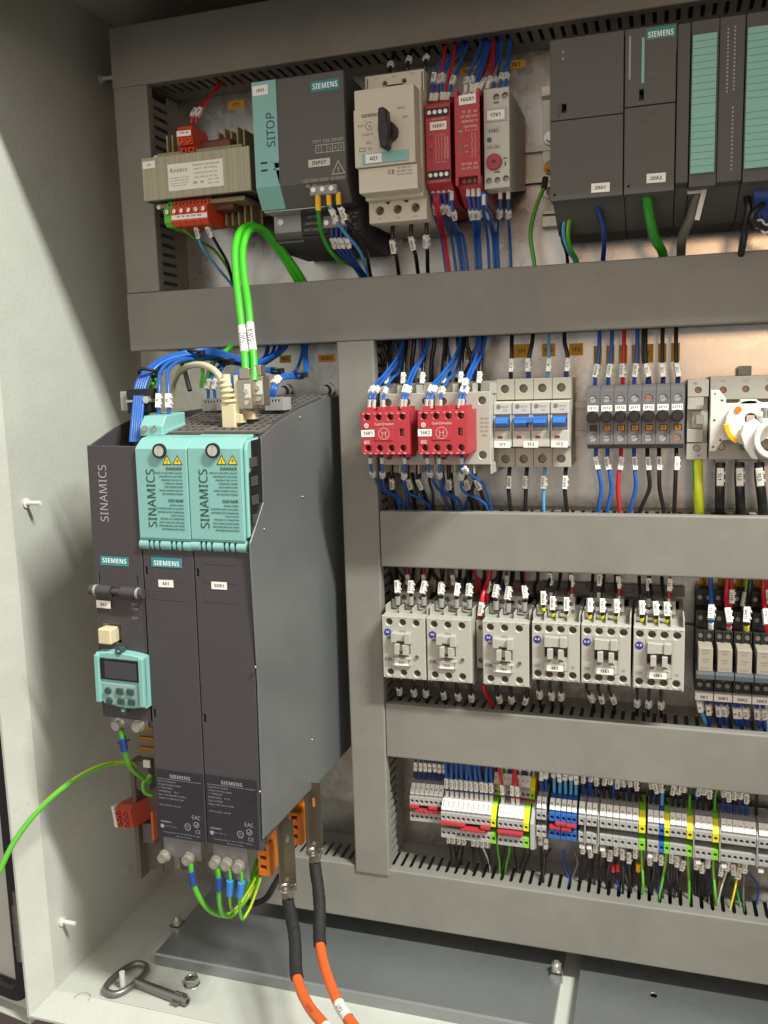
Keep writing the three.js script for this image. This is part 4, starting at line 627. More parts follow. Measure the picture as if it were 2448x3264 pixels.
{ const a = thingAt('terminal_bracket', 'grey steel bracket with screws behind the first contactor', 'bracket', -243, -206); part(a, 'sheet', box(-28, 28, -16, 20, 4, 8, .4), M.abDark); for (const x of [-20, 6, 22]) screw(a, x, 8, 8.6, 3, M.dullsteel); }
// ---------- plug-in relays ----------
['9K1', '30K1', '30K2', '30K3', '30K4'].forEach((no, i) => {
  const g = thingAt('plug_in_relay', `tan plug-in relay in a black socket marked ${no}`, 'relay', 44.3 + i * 16.6, -255, 'plug-in relays beside the contactors'), w = 8;
  part(g, 'socket', mg(bx(-w, w, -42, 52, 8, 24, .5), bx(-w, w, -42, 36, 24, 44, .5), bx(-w, w, -40, 20, 44, 56, .5), bx(-w, w, -38, -22, 56, 62, .5)), M.black);
  for (const [y, z] of [[44, 24], [29, 44], [15, 56]]) for (const x of [-3.8, 3.8]) { screw(g, x, y, z + .6, 2.1, M.dullsteel); part(g, 'terminal_rim', mg(bx(x - 3.6, x - 2.9, y - 5, y + 5, z, z + 2.4, .1), bx(x + 2.9, x + 3.6, y - 5, y + 5, z, z + 2.4, .1)), M.dark); }
  for (const x of [-3.8, 3.8]) screw(g, x, -31, 62.4, 2.2, M.dullsteel);
  part(g, 'relay_case', bx(-6.3, 6.3, -13, 9, 50, 78, .6), M.relay);
  ink(g, 'print', 12, 20, 0, -2, 78.4, lines(['700-HK36', '24V DC', '', '16A 250V', '(E) CE', '', 'IEC 61810'], 1.6, 6, 2.8, { c: '#7a6c50', w: 'normal', max: 11 }), 'rly', 9);
  part(g, 'lever', prof([[56, -12.5], [78, -13], [82, -15], [82, -19], [72, -23], [56, -22]], -7.9, 7.9, .4), M.lever);
  part(g, 'led', cyl(0, -26, 62, 62.8, 1.4, 12), M.lens);
  const p = part(g, 'tag_plate', bx(-7.9, 7.9, -44.8, -37.6, 60, 68, .4), M.whiteP); plate(p, no, 15.4, 6.8, 0, -41.2, 68.3, { s: 4, bg: '#e4dcd4' });
});
// ---------- terminal strip ----------
const ORD = ['first', 'second', 'third', 'fourth', 'fifth', 'sixth', 'seventh', 'eighth', 'ninth', 'tenth'];
const termGeo = {};
function termProfile(w) { const a = -w / 2 + .08, b = w / 2 - .08; return termGeo[w] ??= { body: mg(prof([[8, 24], [30, 24], [38, 22.5], [47.6, 13.4], [47.6, 12.2], [40, 12], [40, 3.2], [30, 3], [30, -4.6], [40, -4.8], [40, -15.6], [30, -24], [8, -24]], a, b, .25), hb(a, b, 3.2, 12.4, 40.2, 50, [[0, 7.4, 1.75]], .2), hb(a, b, -15.6, -4.8, 40.2, 50, [[0, -10.2, 1.75]], .2)) }; }
function terminal(p, z, w, kind, text, label, group) {
  const g = thing('terminal_block', label, 'terminal', V(p.x, p.y - .0075, 0), group), G = termProfile(w), dz = z * 1000 - 50;
  g.position.z = dz * mm;
  const m = { grey: M.term, blue: M.blueTerm, pe: M.greenY, pe2: M.yellow, dim: M.term }[kind];
  part(g, 'body', G.body, m);
  if (kind.startsWith('pe')) { part(g, 'stripe', hb(-w / 2 + .12, w / 2 - .12, 3.3, 12.3, 49.9, 50.6, [[0, 7.4, 1.75]], 0), kind === 'pe' ? M.yellow : M.greenY); part(g, 'stripe', prof([[49.4, 12.4], [50.2, 12.2], [40, 22.2], [38, 22.2]], -w / 2 + .1, w / 2 - .1, .1), M.yellow); }
  else if (text) { const t = part(g, 'marker', bx(-w / 2 + .3, w / 2 - .3, -6.2, 6.2, 0, 1.6, .25), M.paper); t.position.set(0, 18.6 * mm, 43.3 * mm); t.rotation.x = -.78; plate(t, text, w - .8, 11.6, 0, 0, 1.75, { rot: 1, s: 2.8, name: 'marker_text' }); }
  return g;
}
function jumper(a, b, z, dy, label) { const p = a.clone().add(b).multiplyScalar(.5), L = a.distanceTo(b) * 1000 + 5; const g = thing('jumper_bridge', label, 'jumper', V(p.x, p.y - .0075 + dy * mm, z), 'red jumper bridges in the terminal strip'); part(g, 'comb', mg(bx(-L / 2, L / 2, -1.7, 1.7, -6, 1, .4), ...Array.from({ length: Math.max(1, Math.round(L / 5.4)) }, (_, i) => bx(-L / 2 + i * 5.4 + 1, -L / 2 + i * 5.4 + 4.2, -1.2, 1.2, 1, 1.6, .2))), M.red); }
const T = { back: [], front: [], main: [], rear: [] };
{ // left group
  for (let i = 0; i < 7; i++) { const x = 115 + i * 52.4, p = ZK(x, 527 + i * 5.1, .045); T.back.push(p); terminal(p, .045, 5.35, 'grey', i < 3 ? 'L+' : 'M', (p.d = `${ORD[i]} terminal of the strip counting from the upright duct`, `${ORD[i]} grey terminal of the strip counting from the upright duct`), 'terminals at the left end of the strip'); }
  jumper(T.back[0], T.back[1], .047, 2, 'short red jumper bridge across the left end terminals'); for (const [a, b, d] of [[1, 2, -2.4], [3, 4, -2.4], [4, 5, 2], [5, 6, -2.4]]) jumper(T.back[a], T.back[b], .047, d, 'short red jumper bridge across the left end terminals');
  // raised group with long jumpers
  for (let i = 0; i < 10; i++) { const x = 459 + i * 55, p = ZK(x, 706 + i * 6.2, .06); T.front.push(p); terminal(p, .06, 5.35, 'grey', '24VDC', (p.d = `${ORD[i]} raised 24VDC terminal counting from the upright duct`, `${ORD[i]} raised grey terminal marked 24VDC counting from the upright duct`), 'raised terminals marked 24VDC'); }
  { const p = ZK(1010, 770, .06); p.d = 'raised earth terminal after the 24VDC group'; T.front.push(p); terminal(p, .06, 5.4, 'pe', null, 'green and yellow earth terminal between raised 24VDC and L110 groups'); }
  for (let i = 0; i < 5; i++) { const x = 1087 + i * 56.5, p = ZK(x, 783 + i * 6.6, .06); T.front.push(p); terminal(p, .06, 5.4, 'grey', 'L110', (p.d = `${ORD[i]} raised terminal marked L110`, `${ORD[i]} raised grey terminal marked L110 counting from the 24VDC group`), 'raised terminals marked L110'); }
  { const p = ZK(1372, 817, .06); p.d = 'raised earth terminal after the L110 group'; T.front.push(p); terminal(p, .06, 5.6, 'pe', null, 'green and yellow earth terminal closing the raised L110 group'); }
  const F_ = T.front; jumper(F_[0], F_[4], .063, 2.2, 'long red jumper bridge across the raised 24VDC terminals'); jumper(F_[4], F_[8], .063, -2.2, 'long red jumper bridge across the raised 24VDC terminals'); jumper(F_[8], F_[9], .063, 2.2, 'short red jumper bridge at the end of the raised 24VDC terminals'); jumper(F_[11], F_[15], .063, 0, 'long red jumper bridge across the raised L110 terminals');
  const b = thing('end_bracket', 'grey end bracket closing the raised terminal group', 'bracket', V(F_[16].x + .006, F_[16].y - .008, 0)); part(b, 'housing', prof([[8, 25], [40, 25], [58, 14], [60, 12], [60, -16], [40, -25], [8, -25]], -2, 2, .4), M.term);
  const b0 = thing('raised_rail_support', 'steel support under the raised terminal group', 'bracket', V(F_[5].x, F_[5].y - .0075, 0)); part(b0, 'sheet', bx(-35, 62, -12, 12, 1, 17, .5), M.dullsteel);
  // dim group behind, higher up
  for (let i = 0; i < 9; i++) { const x = 1036 + i * 50.5, p = ZK(x, 418 + i * 6.2, .034); T.rear.push(p); const pe = i === 1 || i === 8; p.d = `${ORD[i]} terminal of the shaded group under the duct`; terminal(p, .034, 5.3, pe ? 'pe2' : 'dim', pe ? null : 'L1', `${ORD[i]} ${pe ? 'yellow green earth' : 'grey'} terminal in the shaded group under the duct`, pe ? 'earth terminals in the shaded group' : 'terminals of the shaded group'); }
  jumper(T.rear[6], T.rear[8], .036, 1, 'red jumper bridge in the shaded terminal group'); jumper(T.rear[4], T.rear[7], .036, -3, 'red jumper bridge in the shaded terminal group');
}
{ // main strip
  const list = [[37, 'grey', 'L+'], [73, 'grey', 'M'], ...[131, 172, 213, 251, 288].map((x) => [x, 'blue', 'N']), [341, 'grey', '1'], [393, 'grey', '1'], [433, 'grey', '2'], ...[491, 537, 584, 631, 677, 722].map((x, i) => [x, 'grey', ['11', '12', '13', '21', '22', '23'][i]]), [769, 'pe', ''], [827, 'grey', '1'], [867, 'grey', '2'], [908, 'blue', 'N'], [945, 'pe', ''], [986, 'grey', '11'], [1027, 'grey', '12'], [1067, 'grey', '13'], [1107, 'pe', ''], [1164, 'grey', '1'], [1206, 'grey', '2'], [1247, 'grey', '3'], [1289, 'pe', ''], ...[1348, 1388, 1430, 1471, 1513, 1555].map((x, i) => [x, 'grey', String(i + 1)]), [1615, 'grey', '1'], [1655, 'grey', '2'], [1696, 'grey', '3'], [1737, 'grey', '4'], [1778, 'grey', '5']];
  list.forEach(([x, k, t], i) => {
    const p = ZL(x, 265 + (x - 37) * .1275, .05); p.k = k; T.main.push(p);
    const nx = list[i + 1]?.[0] ?? x + 41, pv = list[i - 1]?.[0] ?? x - 36, w = Math.min(6.5, Math.max(5.0, Math.min(nx - x, x - pv, 46) * .1385));
    const d = p.d = k === 'pe' ? 'earth terminal ' + (i === 16 ? 'closing the six grey terminals' : i === 20 ? 'touching the single blue terminal' : i === 24 ? 'closing the three grey terminals after it' : 'before the last six grey terminals')
      : i < 2 ? ['second terminal before the blue row', 'terminal right before the blue row'][i] : i < 7 ? `${ORD[i - 2]} of the five blue terminals` : i === 7 ? 'lone terminal after the five blue terminals' : i < 10 ? `${ORD[i - 8]} terminal of the pair after the lone one` : i < 16 ? `${ORD[i - 10]} of six terminals before the first earth terminal` : i < 19 ? ['second terminal before the single blue one', 'terminal right before the single blue one'][i - 17] : i === 19 ? 'single blue terminal among grey ones' : i < 24 ? `${ORD[i - 21]} of three terminals after the single blue one` : i < 28 ? `${ORD[i - 25]} of three terminals before the last earth terminal` : i < 35 ? `${ORD[i - 29]} of six terminals after the last earth terminal` : `${ORD[i - 35]} terminal past the last end plate`;
    terminal(p, .05, w, k, t, k === 'pe' ? 'green and yellow ' + d : k === 'blue' ? d + ' in the strip' : 'grey ' + d, k === 'pe' ? 'earth terminals of the strip' : k === 'blue' ? 'blue terminals in the strip' : 'grey terminals of the strip');
  });
  jumper(T.main[3], T.main[4], .052, 2, 'red jumper bridge across the blue terminals'); jumper(T.main[5], T.main[6], .052, 1.4, 'red jumper bridge across the blue terminals'); jumper(T.main[2], T.main[3], .052, -2.4, 'red jumper bridge across the blue terminals'); jumper(T.main[4], T.main[5], .052, -2.8, 'red jumper bridge across the blue terminals');
  for (const x of [365, 460, 1135, 1320, 1585]) { const p = ZL(x, 268 + (x - 37) * .1275, .05); const e = thing('end_plate', 'thin pale end plate between terminals of the strip', 'end plate', V(p.x, p.y - .0075, 0), 'end plates in the terminal strip'); part(e, 'sheet', prof([[8, 24.5], [38, 23.5], [51, 12], [51, -16], [30, -24.5], [8, -24.5]], -.7, .7, .2), M.greyL); }
}
// ---------- drive line-up ----------
const ROLL = -.014, YT = -.0435, ZFR = .25;
function drive(name, label, x) { const g = thing(name, label, 'drive', V(x * mm, YT, ZFR)); g.rotation.z = ROLL; g.updateMatrixWorld(true); return g; }
const lo = (g, p) => g.worldToLocal(p.clone()).multiplyScalar(1000);
const gridTop = (w, d, nx, nz) => { const hs = [], cw = (w - 4) / nx, cd = (d - 8) / nz; for (let i = 0; i < nx; i++) for (let j = 0; j < nz; j++) hs.push([2 + i * cw + .9, 2 + (i + 1) * cw - .9, 4 + j * cd + 1.1, 4 + (j + 1) * cd - 1.1]); return ex(rectShape(0, w, 0, d, hs), 0, 2.2, 0).rotateX(-Math.PI / 2); };
const SIDE = [[-24, 5], [-58, 15.5], [-112, 26.5], [-173, 34.5], [-217, 36.5], [-246, 37], [-246, -358], [-152, -356], [-90, -352], [-40, -350], [1, -347.5], [0, -206], [6 - 1, -84], [5, -81.5], [-23.5, -51]];
const sideTop = (z) => { for (let i = 0; i < 5; i++) if (z <= SIDE[i][0] && z >= SIDE[i + 1][0]) return SIDE[i][1] + (SIDE[i + 1][1] - SIDE[i][1]) * (z - SIDE[i][0]) / (SIDE[i + 1][0] - SIDE[i][0]); return 5; };
const dangerText = (c, x) => { const K = '#23403c'; txt(c, 'DANGER', x, 15.5, 3.9, { c: K, a: 'right' }); const A = ['RISK OF ELECTRIC SHOCK!', 'HAZARDOUS VOLTAGE', 'PRESENT FOR UP TO', '5 MINUTES AFTER', 'DISCONNECTION', 'FROM POWER SUPPLY!', 'SEE INSTRUCTIONS!']; A.forEach((s, i) => txt(c, s, x, 19.6 + i * 3.0, 2.15, { c: K, a: 'right', max: 26 })); txt(c, 'GEFAHR', x, 43, 3.9, { c: K, a: 'right' }); ['RISIKO EINES', 'ELEKTRISCHEN SCHLAGES!', 'GEF\u00C4HRLICHE SPANNUNG', 'STEHT NOCH', 'F\u00DCR BIS ZU 5 MINUTEN', 'NACH ABSCHALTEN DER', 'VERSORGUNG AN! SIEHE', 'BETRIEBSANLEITUNG!'].forEach((s, i) => txt(c, s, x, 47.2 + i * 3.0, 2.15, { c: K, a: 'right', max: 26 })); for (const [tx, g] of [[x - 14, '!'], [x - 4, '\u26A1']]) { c.beginPath(); c.moveTo(tx, 4.5); c.lineTo(tx + 4.2, 12); c.lineTo(tx - 4.2, 12); c.closePath(); c.fillStyle = '#e8cf1c'; c.fill(); c.strokeStyle = '#2a2a20'; c.lineWidth = .6; c.stroke(); if (g === '!') txt(c, '!', tx, 9.4, 5, { c: '#2a2a20' }); else { c.beginPath(); c.moveTo(tx + .6, 6.4); c.lineTo(tx - 1.2, 9.4); c.lineTo(tx + .2, 9.4); c.lineTo(tx - .6, 11.4); c.lineTo(tx + 1.4, 8.6); c.lineTo(tx, 8.6); c.closePath(); c.fillStyle = '#2a2a20'; c.fill(); } } };
function ratingPlate(g, w, x, y, z, a, key) { const r = part(g, 'rating_plate', bx(x, x + w, y - 65, y, z - .4, z + .3, .2), mat('#2c2b31', .45)); ink(r, 'print', w - 1, 64, x + w / 2, y - 32.5, z + .5, (c, W) => { const K = '#9b9ba2'; txt(c, 'SIEMENS', W / 2 + 1, 5, 5, { c: K, max: 22 }); c.fillStyle = K; c.fillRect(1, 8.2, W - 2, .35); a.forEach((s, i) => txt(c, s, 1.4, 11 + i * 3.3, 2.2, { c: K, a: 'left', w: 'normal', max: 30 })); txt(c, 'EAC', W - 8, 42, 5.4, { c: K, w: 'normal' }); c.strokeStyle = K; c.lineWidth = .6; c.beginPath(); c.arc(W - 8, 49, 2.6, 0, 7); c.stroke(); c.beginPath(); c.moveTo(W - 9.4, 49); c.lineTo(W - 8, 50.6); c.lineTo(W - 6.4, 47.4); c.stroke(); txt(c, 'CE', W - 6.6, 55.6, 5, { c: K, w: 'normal' }); c.beginPath(); c.arc(W - 17, 52, 2.9, 0, 7); c.stroke(); txt(c, 'UL', W - 17, 52, 2.6, { c: K }); txt(c, 'LISTED', W - 17, 56.4, 1.6, { c: K, w: 'normal' }); txt(c, 'SINAMICS', 2, 50.5, 2.4, { c: K, a: 'left' }); c.fillRect(2, 53, 3.4, 3.4); txt(c, 'IND. CONT. EQ.', 6.4, 54, 1.8, { c: K, a: 'left', w: 'normal' }); txt(c, 'Frauenauracher Str. 80, DE-91056 Erlangen', W / 2, 59.8, 2, { c: K, w: 'normal', max: W - 3 }); txt(c, 'Made in Germany', W / 2 + 2, 62.8, 2, { c: K, w: 'normal' }); }, key, 8); }
function groundTab(g, x0, x1, y0, y1, z, screws) { part(g, 'earth_tab', mg(bx(x0, x1, y0, y1, z - 3, z, .4)), M.tab); for (const [x, y] of screws) { part(g, 'earth_screw', mg(cyl(x, y, z, z + 1.4, 6, 22), cyl(x, y, z + 1.4, z + 2.6, 5.2, 22), cyl(x, y, z + 2.6, z + 5, 4.7, 22), ringGeo(x, y, z + 5, z + 7.5, 1.7, 4.5)), M.screwHead); } }
function coverModule(g, w, txtKey, last) {
  part(g, 'housing', prof([[-12, -92], [-12, -355], [-246, -355], [-246, 30], [-100, 16], [-24, 3], [-9, 2], [-9, -80]], .3, w - .3, .6), M.drive);
  part(g, 'front_panel', mg(hb(.4, w - .4, -360.5, -90, -8, 0, [[2, 4, -114, -107], [2, 4, -246, -238]], .5), bx(.5, w - .5, -360, -92, -14, -11.5, 0)), M.drive);
  const c = part(g, 'teal_cover', mg(prof([[-22, 7.5], [-8, 5.5], [0, 0], [3, -3], [3, -80], [-5, -82], [-20, -70], [-20, -4]], .25, w - (last ? 4 : .25), .6)), M.teal);
  if (last) part(c, 'cover_return', prof([[-24, 5], [-2, 3], [0, -4], [0, -78], [-24, -70]], w - 4, w - .4, 1.2), M.teal);
  part(c, 'hinge_bar', mg([[-.6, 8], [10.6, 12.5], [15.1, 18], [20.6, 30], [32.6, 34.5], [37.1, 40], [42.6, w - (last ? 3 : .2)]].map(([a, b]) => cylX(-86.5, -1, a, b, 4.6, 18)), prof([[0, -79], [3, -80], [2, -82.2], [-4, -82.4], [-6, -80]], .2, w - (last ? 4 : .3), .2)), M.teal);
  part(c, 'screw_well', mg(cyl(25.5, -4.5, -6, 3.5, 6.6, 26)), M.tealDark); part(c, 'lock_washer', ringGeo(25.5, -4.5, 3.4, 6.4, 5, 6.2), M.rubber); screw(c, 25.5, -4.5, 5, 4.6, M.screwHead, { turn: 1.4 });
  ink(c, 'print', 38, 74, w - 22.5 + (last ? -3 : 0), -41, 3.35, (k) => dangerText(k, 36.5), txtKey, 9);
  word(c, 'SINAMICS', 11, 58, 14, -45.5, 3.35, '#23403c', { rot: -1, w: 'normal', s: 11.4 });
  // ventilation grille on top, following the slope
  const G = part(g, 'top_grille', gridTop(w - 2, 178, 6, 15), M.grille); G.rotation.x = .165; at(G, 1, 7.5, -26);
  part(g, 'grille_floor', prof([[-26, 2], [-203, 30], [-203, 24], [-26, -4]], 1, w - 1, 0), M.drive);
  for (const y of [-98, -114.5, -131.5]) part(g, 'recess', mg(bx(9, 41, y - 4.4, y + 4.4, -.4, .25, .1)), M.drive2);
}
// control unit
const CU = drive('control_unit', 'dark drive control unit marked 3A1 with a teal keypad', -480); CU.rotation.z = -.024; CU.updateMatrixWorld(true);
{
  const g = CU, w = 51, at3 = (x, y) => lo(g, R3(x, y, ZFR));
  part(g, 'housing', mg(prof([[-1, -1], [-1, -245], [-215, -245], [-215, 26], [-74, 21], [-43, 14]], .2, 2, .3), prof([[-1, -1], [-1, -245], [-215, -245], [-215, 26], [-74, 21], [-43, 14]], w - 2, w - .2, .3), bx(2, w - 2, -245, -34, -214, -16, .5), bx(2, w - 2, -40, 20, -214, -120, .5)), M.drive);
  const hb_ = at3(495, 1078);
  part(g, 'front_panel', mg(hb(.2, w - .2, -131, 0, -5, 0, [[5, 5.9, hb_.y + 6, hb_.y + 15], [44, 44.9, hb_.y + 6, hb_.y + 15]], .5), hb(.2, w - .2, -250, -131.6, -7, -1.5, [(() => { const a = lo(g, R3(457, 1275, .257)); return [a.x - 5, a.x + 10, a.y - 8, a.y + 8.5]; })()], .5)), M.drive);
  word(g, 'SINAMICS', 11, 58, 14.5, -42, .3, '#a9a5a3', { rot: -1, w: 'normal', s: 11.4 });
  { const a = at3(495, 949); siemens(g, 29, 8, a.x, a.y, .3, '#2a8a92'); }
  part(g, 'hinge_bar', mg(cylX(hb_.y, 2, -2.5, 20, 4.6, 20), cylX(hb_.y, 2, 30, 52, 4.6, 20), cylX(hb_.y, 2, 6, 20, 5.2, 20), cylX(hb_.y, 2, 30, 44, 5.2, 20), cylX(hb_.y, 2, 19, 31, 2.6, 16)), M.drive2); for (const x of [2.2, 45.5]) part(g, 'hinge_ring', cylX(hb_.y, 2, x, x + 2.4, 5, 20), M.greyL);
  { const a = at3(448, 1136); plate(g, '3A1', 15, 7, a.x, a.y, .4, { s: 4 }); }
  { const a = at3(583, 1168); ink(g, 'print', 9, 18, a.x, a.y, .4, lines(['RDY', 'COM', '', 'OPT'], 3.4, 4.5, 4.2, { c: '#a09c9a', w: 'normal' }), 'rdy', 8); }
  { const a = at3(460, 1221); word(g, 'X127', 8, 3.4, a.x, a.y, .4, '#a09c9a', { w: 'normal' }); }
  { const a = lo(g, R3(457, 1275, .257)); part(g, 'port_cover', bx(a.x - 7.2, a.x + 6.4, a.y - 7.2, a.y + 7.4, -14, 9, 1.6), M.ivory); const b = at3(506, 1275); word(g, '\u2014 LAN \u2014', 3.6, 16, b.x, b.y, .4, '#a09c9a', { rot: -1, w: 'normal', s: 3.4 }); }
  // keypad
  const K = (x, y) => lo(g, ZM(x, y, .258)), tl = K(60, 72), br = K(455, 515), X0 = tl.x, X1 = br.x, Y1 = tl.y, Y0 = br.y, W = X1 - X0;
  const sh = new THREE.Shape(); sh.moveTo(X0 * mm, (Y0 + 3) * mm); sh.lineTo((X0 + 6) * mm, (Y0 + 3) * mm); sh.quadraticCurveTo((X0 + W / 2) * mm, (Y0 - 4) * mm, (X1 - 6) * mm, (Y0 + 1) * mm); sh.lineTo(X1 * mm, (Y0 + 1) * mm); sh.lineTo(X1 * mm, (Y1 - 1) * mm); sh.quadraticCurveTo((X0 + W / 2) * mm, (Y1 + 4) * mm, X0 * mm, Y1 * mm); sh.closePath();
  const bop = part(g, 'keypad', ex(sh, -3, 8.5, .9), M.teal);
  for (const [a, b] of [[X0, X0 + 4.6], [X1 - 4.6, X1]]) part(bop, 'keypad_side', bx(a, b, Y0 + 3, Y1 - 1, 5, 11.5, .8), M.teal);
  { const a = K(98, 108), b = K(400, 305); part(bop, 'display_bezel', bx(a.x, b.x, b.y, a.y, 8, 9.6, .6), M.black); const c = K(135, 135), d = K(398, 290); part(bop, 'display', bx(c.x, d.x - 1, d.y, c.y, 9.4, 10, .2), M.display); const e = K(160, 121); word(bop, 'SINAMICS', 9, 1.8, e.x, e.y, 9.8, '#8f9a98', { w: 'normal' }); }
  { const a = K(120, 305), b = K(408, 505); part(bop, 'key_field', bx(a.x, b.x - 1, b.y + 1.4, a.y, 8.2, 9, .4), mat('#8ea9a2', .5)); }
  for (const [x, y, r] of [[165, 363, 1], [255, 368, 0], [337, 374, 0], [175, 440, 1], [266, 446, 0], [347, 452, 0]]) { const a = K(x, y); part(bop, 'button', r ? cyl(a.x, a.y, 8.5, 11, 3.4, 18, 3) : bx(a.x - 3.4, a.x + 3.6, a.y - 3, a.y + 3, 8.5, 11, .9), M.key); }
  for (const [x, y] of [[243, 60], [280, 520]]) { const a = K(x, y); part(bop, 'clip', mg(cyl(a.x, a.y, 3, 9.4, 3.4, 18)), M.key); part(bop, 'clip_tip', bx(a.x - 1.2, a.x + 1.2, a.y - .8, a.y + .8, 9, 10, .2), M.greyL); }
  { const a = lo(g, ZM(175, 535, .243)), b = lo(g, ZM(470, 660, .243)), s1 = lo(g, ZM(248, 620, .243)), s2 = lo(g, ZM(405, 632, .243)); groundTab(g, a.x, b.x, b.y, a.y + 4, -7, [[s1.x, s1.y], [s2.x, s2.y]]); }
}
const LM = drive('line_module', 'dark drive module marked 4A1 with a teal safety cover', -429.6);
{
  const g = LM; coverModule(g, 50.4, 'danger1', false);
  { const a = lo(g, R3(720, 955, ZFR)); siemens(g, 30, 8.2, a.x, a.y, .5, '#2a8a92'); } { const a = lo(g, R3(718, 1046, ZFR)); plate(g, '4A1', 15, 6.6, a.x, a.y, .5, { s: 4 }); }
  ratingPlate(g, 48, 1.2, -294, .3, ['Smart Line Module', '1P 6SL3130-6AE15-0AB1', 'S  T-YR2015961', 'A5E00000000     VS: H', 'Input: 3AC 380-480V 50/60Hz', 'Output: DC 600V 8.3A 5kW', '', 'refer to equip. manual'], 'rate1');
  const a = lo(g, ZM(590, 1520, .24)), b = lo(g, ZM(880, 1690, .24)), s1 = lo(g, ZM(603, 1640, .24)), s2 = lo(g, ZM(790, 1658, .24)); groundTab(g, a.x, b.x, b.y, a.y + 6, -10, [[s1.x, s1.y], [s2.x, s2.y]]);
}
const MM = drive('motor_module', 'dark drive module marked 5DR1 with a bare metal side panel', -379);
{
  const g = MM, w = 54.5; coverModule(g, w, 'danger1', true);
  part(g, 'side_frame', prof([[0, -92], [-30, -92], [-30, 4], [-8, 3], [-8, -20], [-2, -24], [-2, -80]], w - .5, w + .6, .3), M.black);
  for (const y of [-14, -30, -46, -62]) part(g, 'side_clip', bx(w - 1, w + 1.6, y - 5, y + 3, -16, -4, .5), M.drive2);
  part(g, 'side_panel', metreUV(prof(SIDE, w + .8, w + 2.2, .25)), M.sheet);
  part(g, 'top_flange', prof([[-24, 5.2], [-58, 15.7], [-112, 26.7], [-173, 34.7], [-217, 36.7], [-217, 35.5], [-173, 33.5], [-112, 25.5], [-58, 14.5], [-24, 4]], w - 5, w + 1.2, .1), M.drive2);
  for (const p of [R3(1285, 330, .18), R3(1300, 672, .17), R3(1135, 813, .235), R3(1105, 1408, .24), R5(1355, 248, .12), R5(1130, 472, .24)]) { const d = p.clone().sub(CAM), X = (-379 + w + 2.2 - 2.5) * mm; const q = lo(g, d.multiplyScalar(X / d.x).add(CAM)); part(g, 'rivet', new THREE.CylinderGeometry(.0010, .0015, .001, 12).rotateZ(-Math.PI / 2).translate((w + 2.8) * mm, q.y * mm, q.z * mm), M.dullsteel); }
  { const a = lo(g, R3(948, 1055, ZFR)); plate(g, '5DR1', 15, 6.6, a.x, a.y, .5, { s: 4 }); }
  ratingPlate(g, 50, 1.4, -294, .3, ['Single Motor Module', '1P 6SL3120-1TE15-0AA4', 'S  T-YR2020071', 'A5E33932096     VS: M', 'Input: DC 600V', 'Output: 3AC 400V 5A 2kW', '', 'refer to equip. manual'], 'rate2');
  const a = lo(g, ZM(970, 1575, .24)), b = lo(g, ZM(1240, 1740, .24)); groundTab(g, a.x, b.x, b.y - 14, a.y + 6, -10, [[1000, 1685], [1088, 1700], [1180, 1718]].map(([x, y]) => { const s = lo(g, ZM(x, y, .24)); return [s.x, s.y]; }));
}
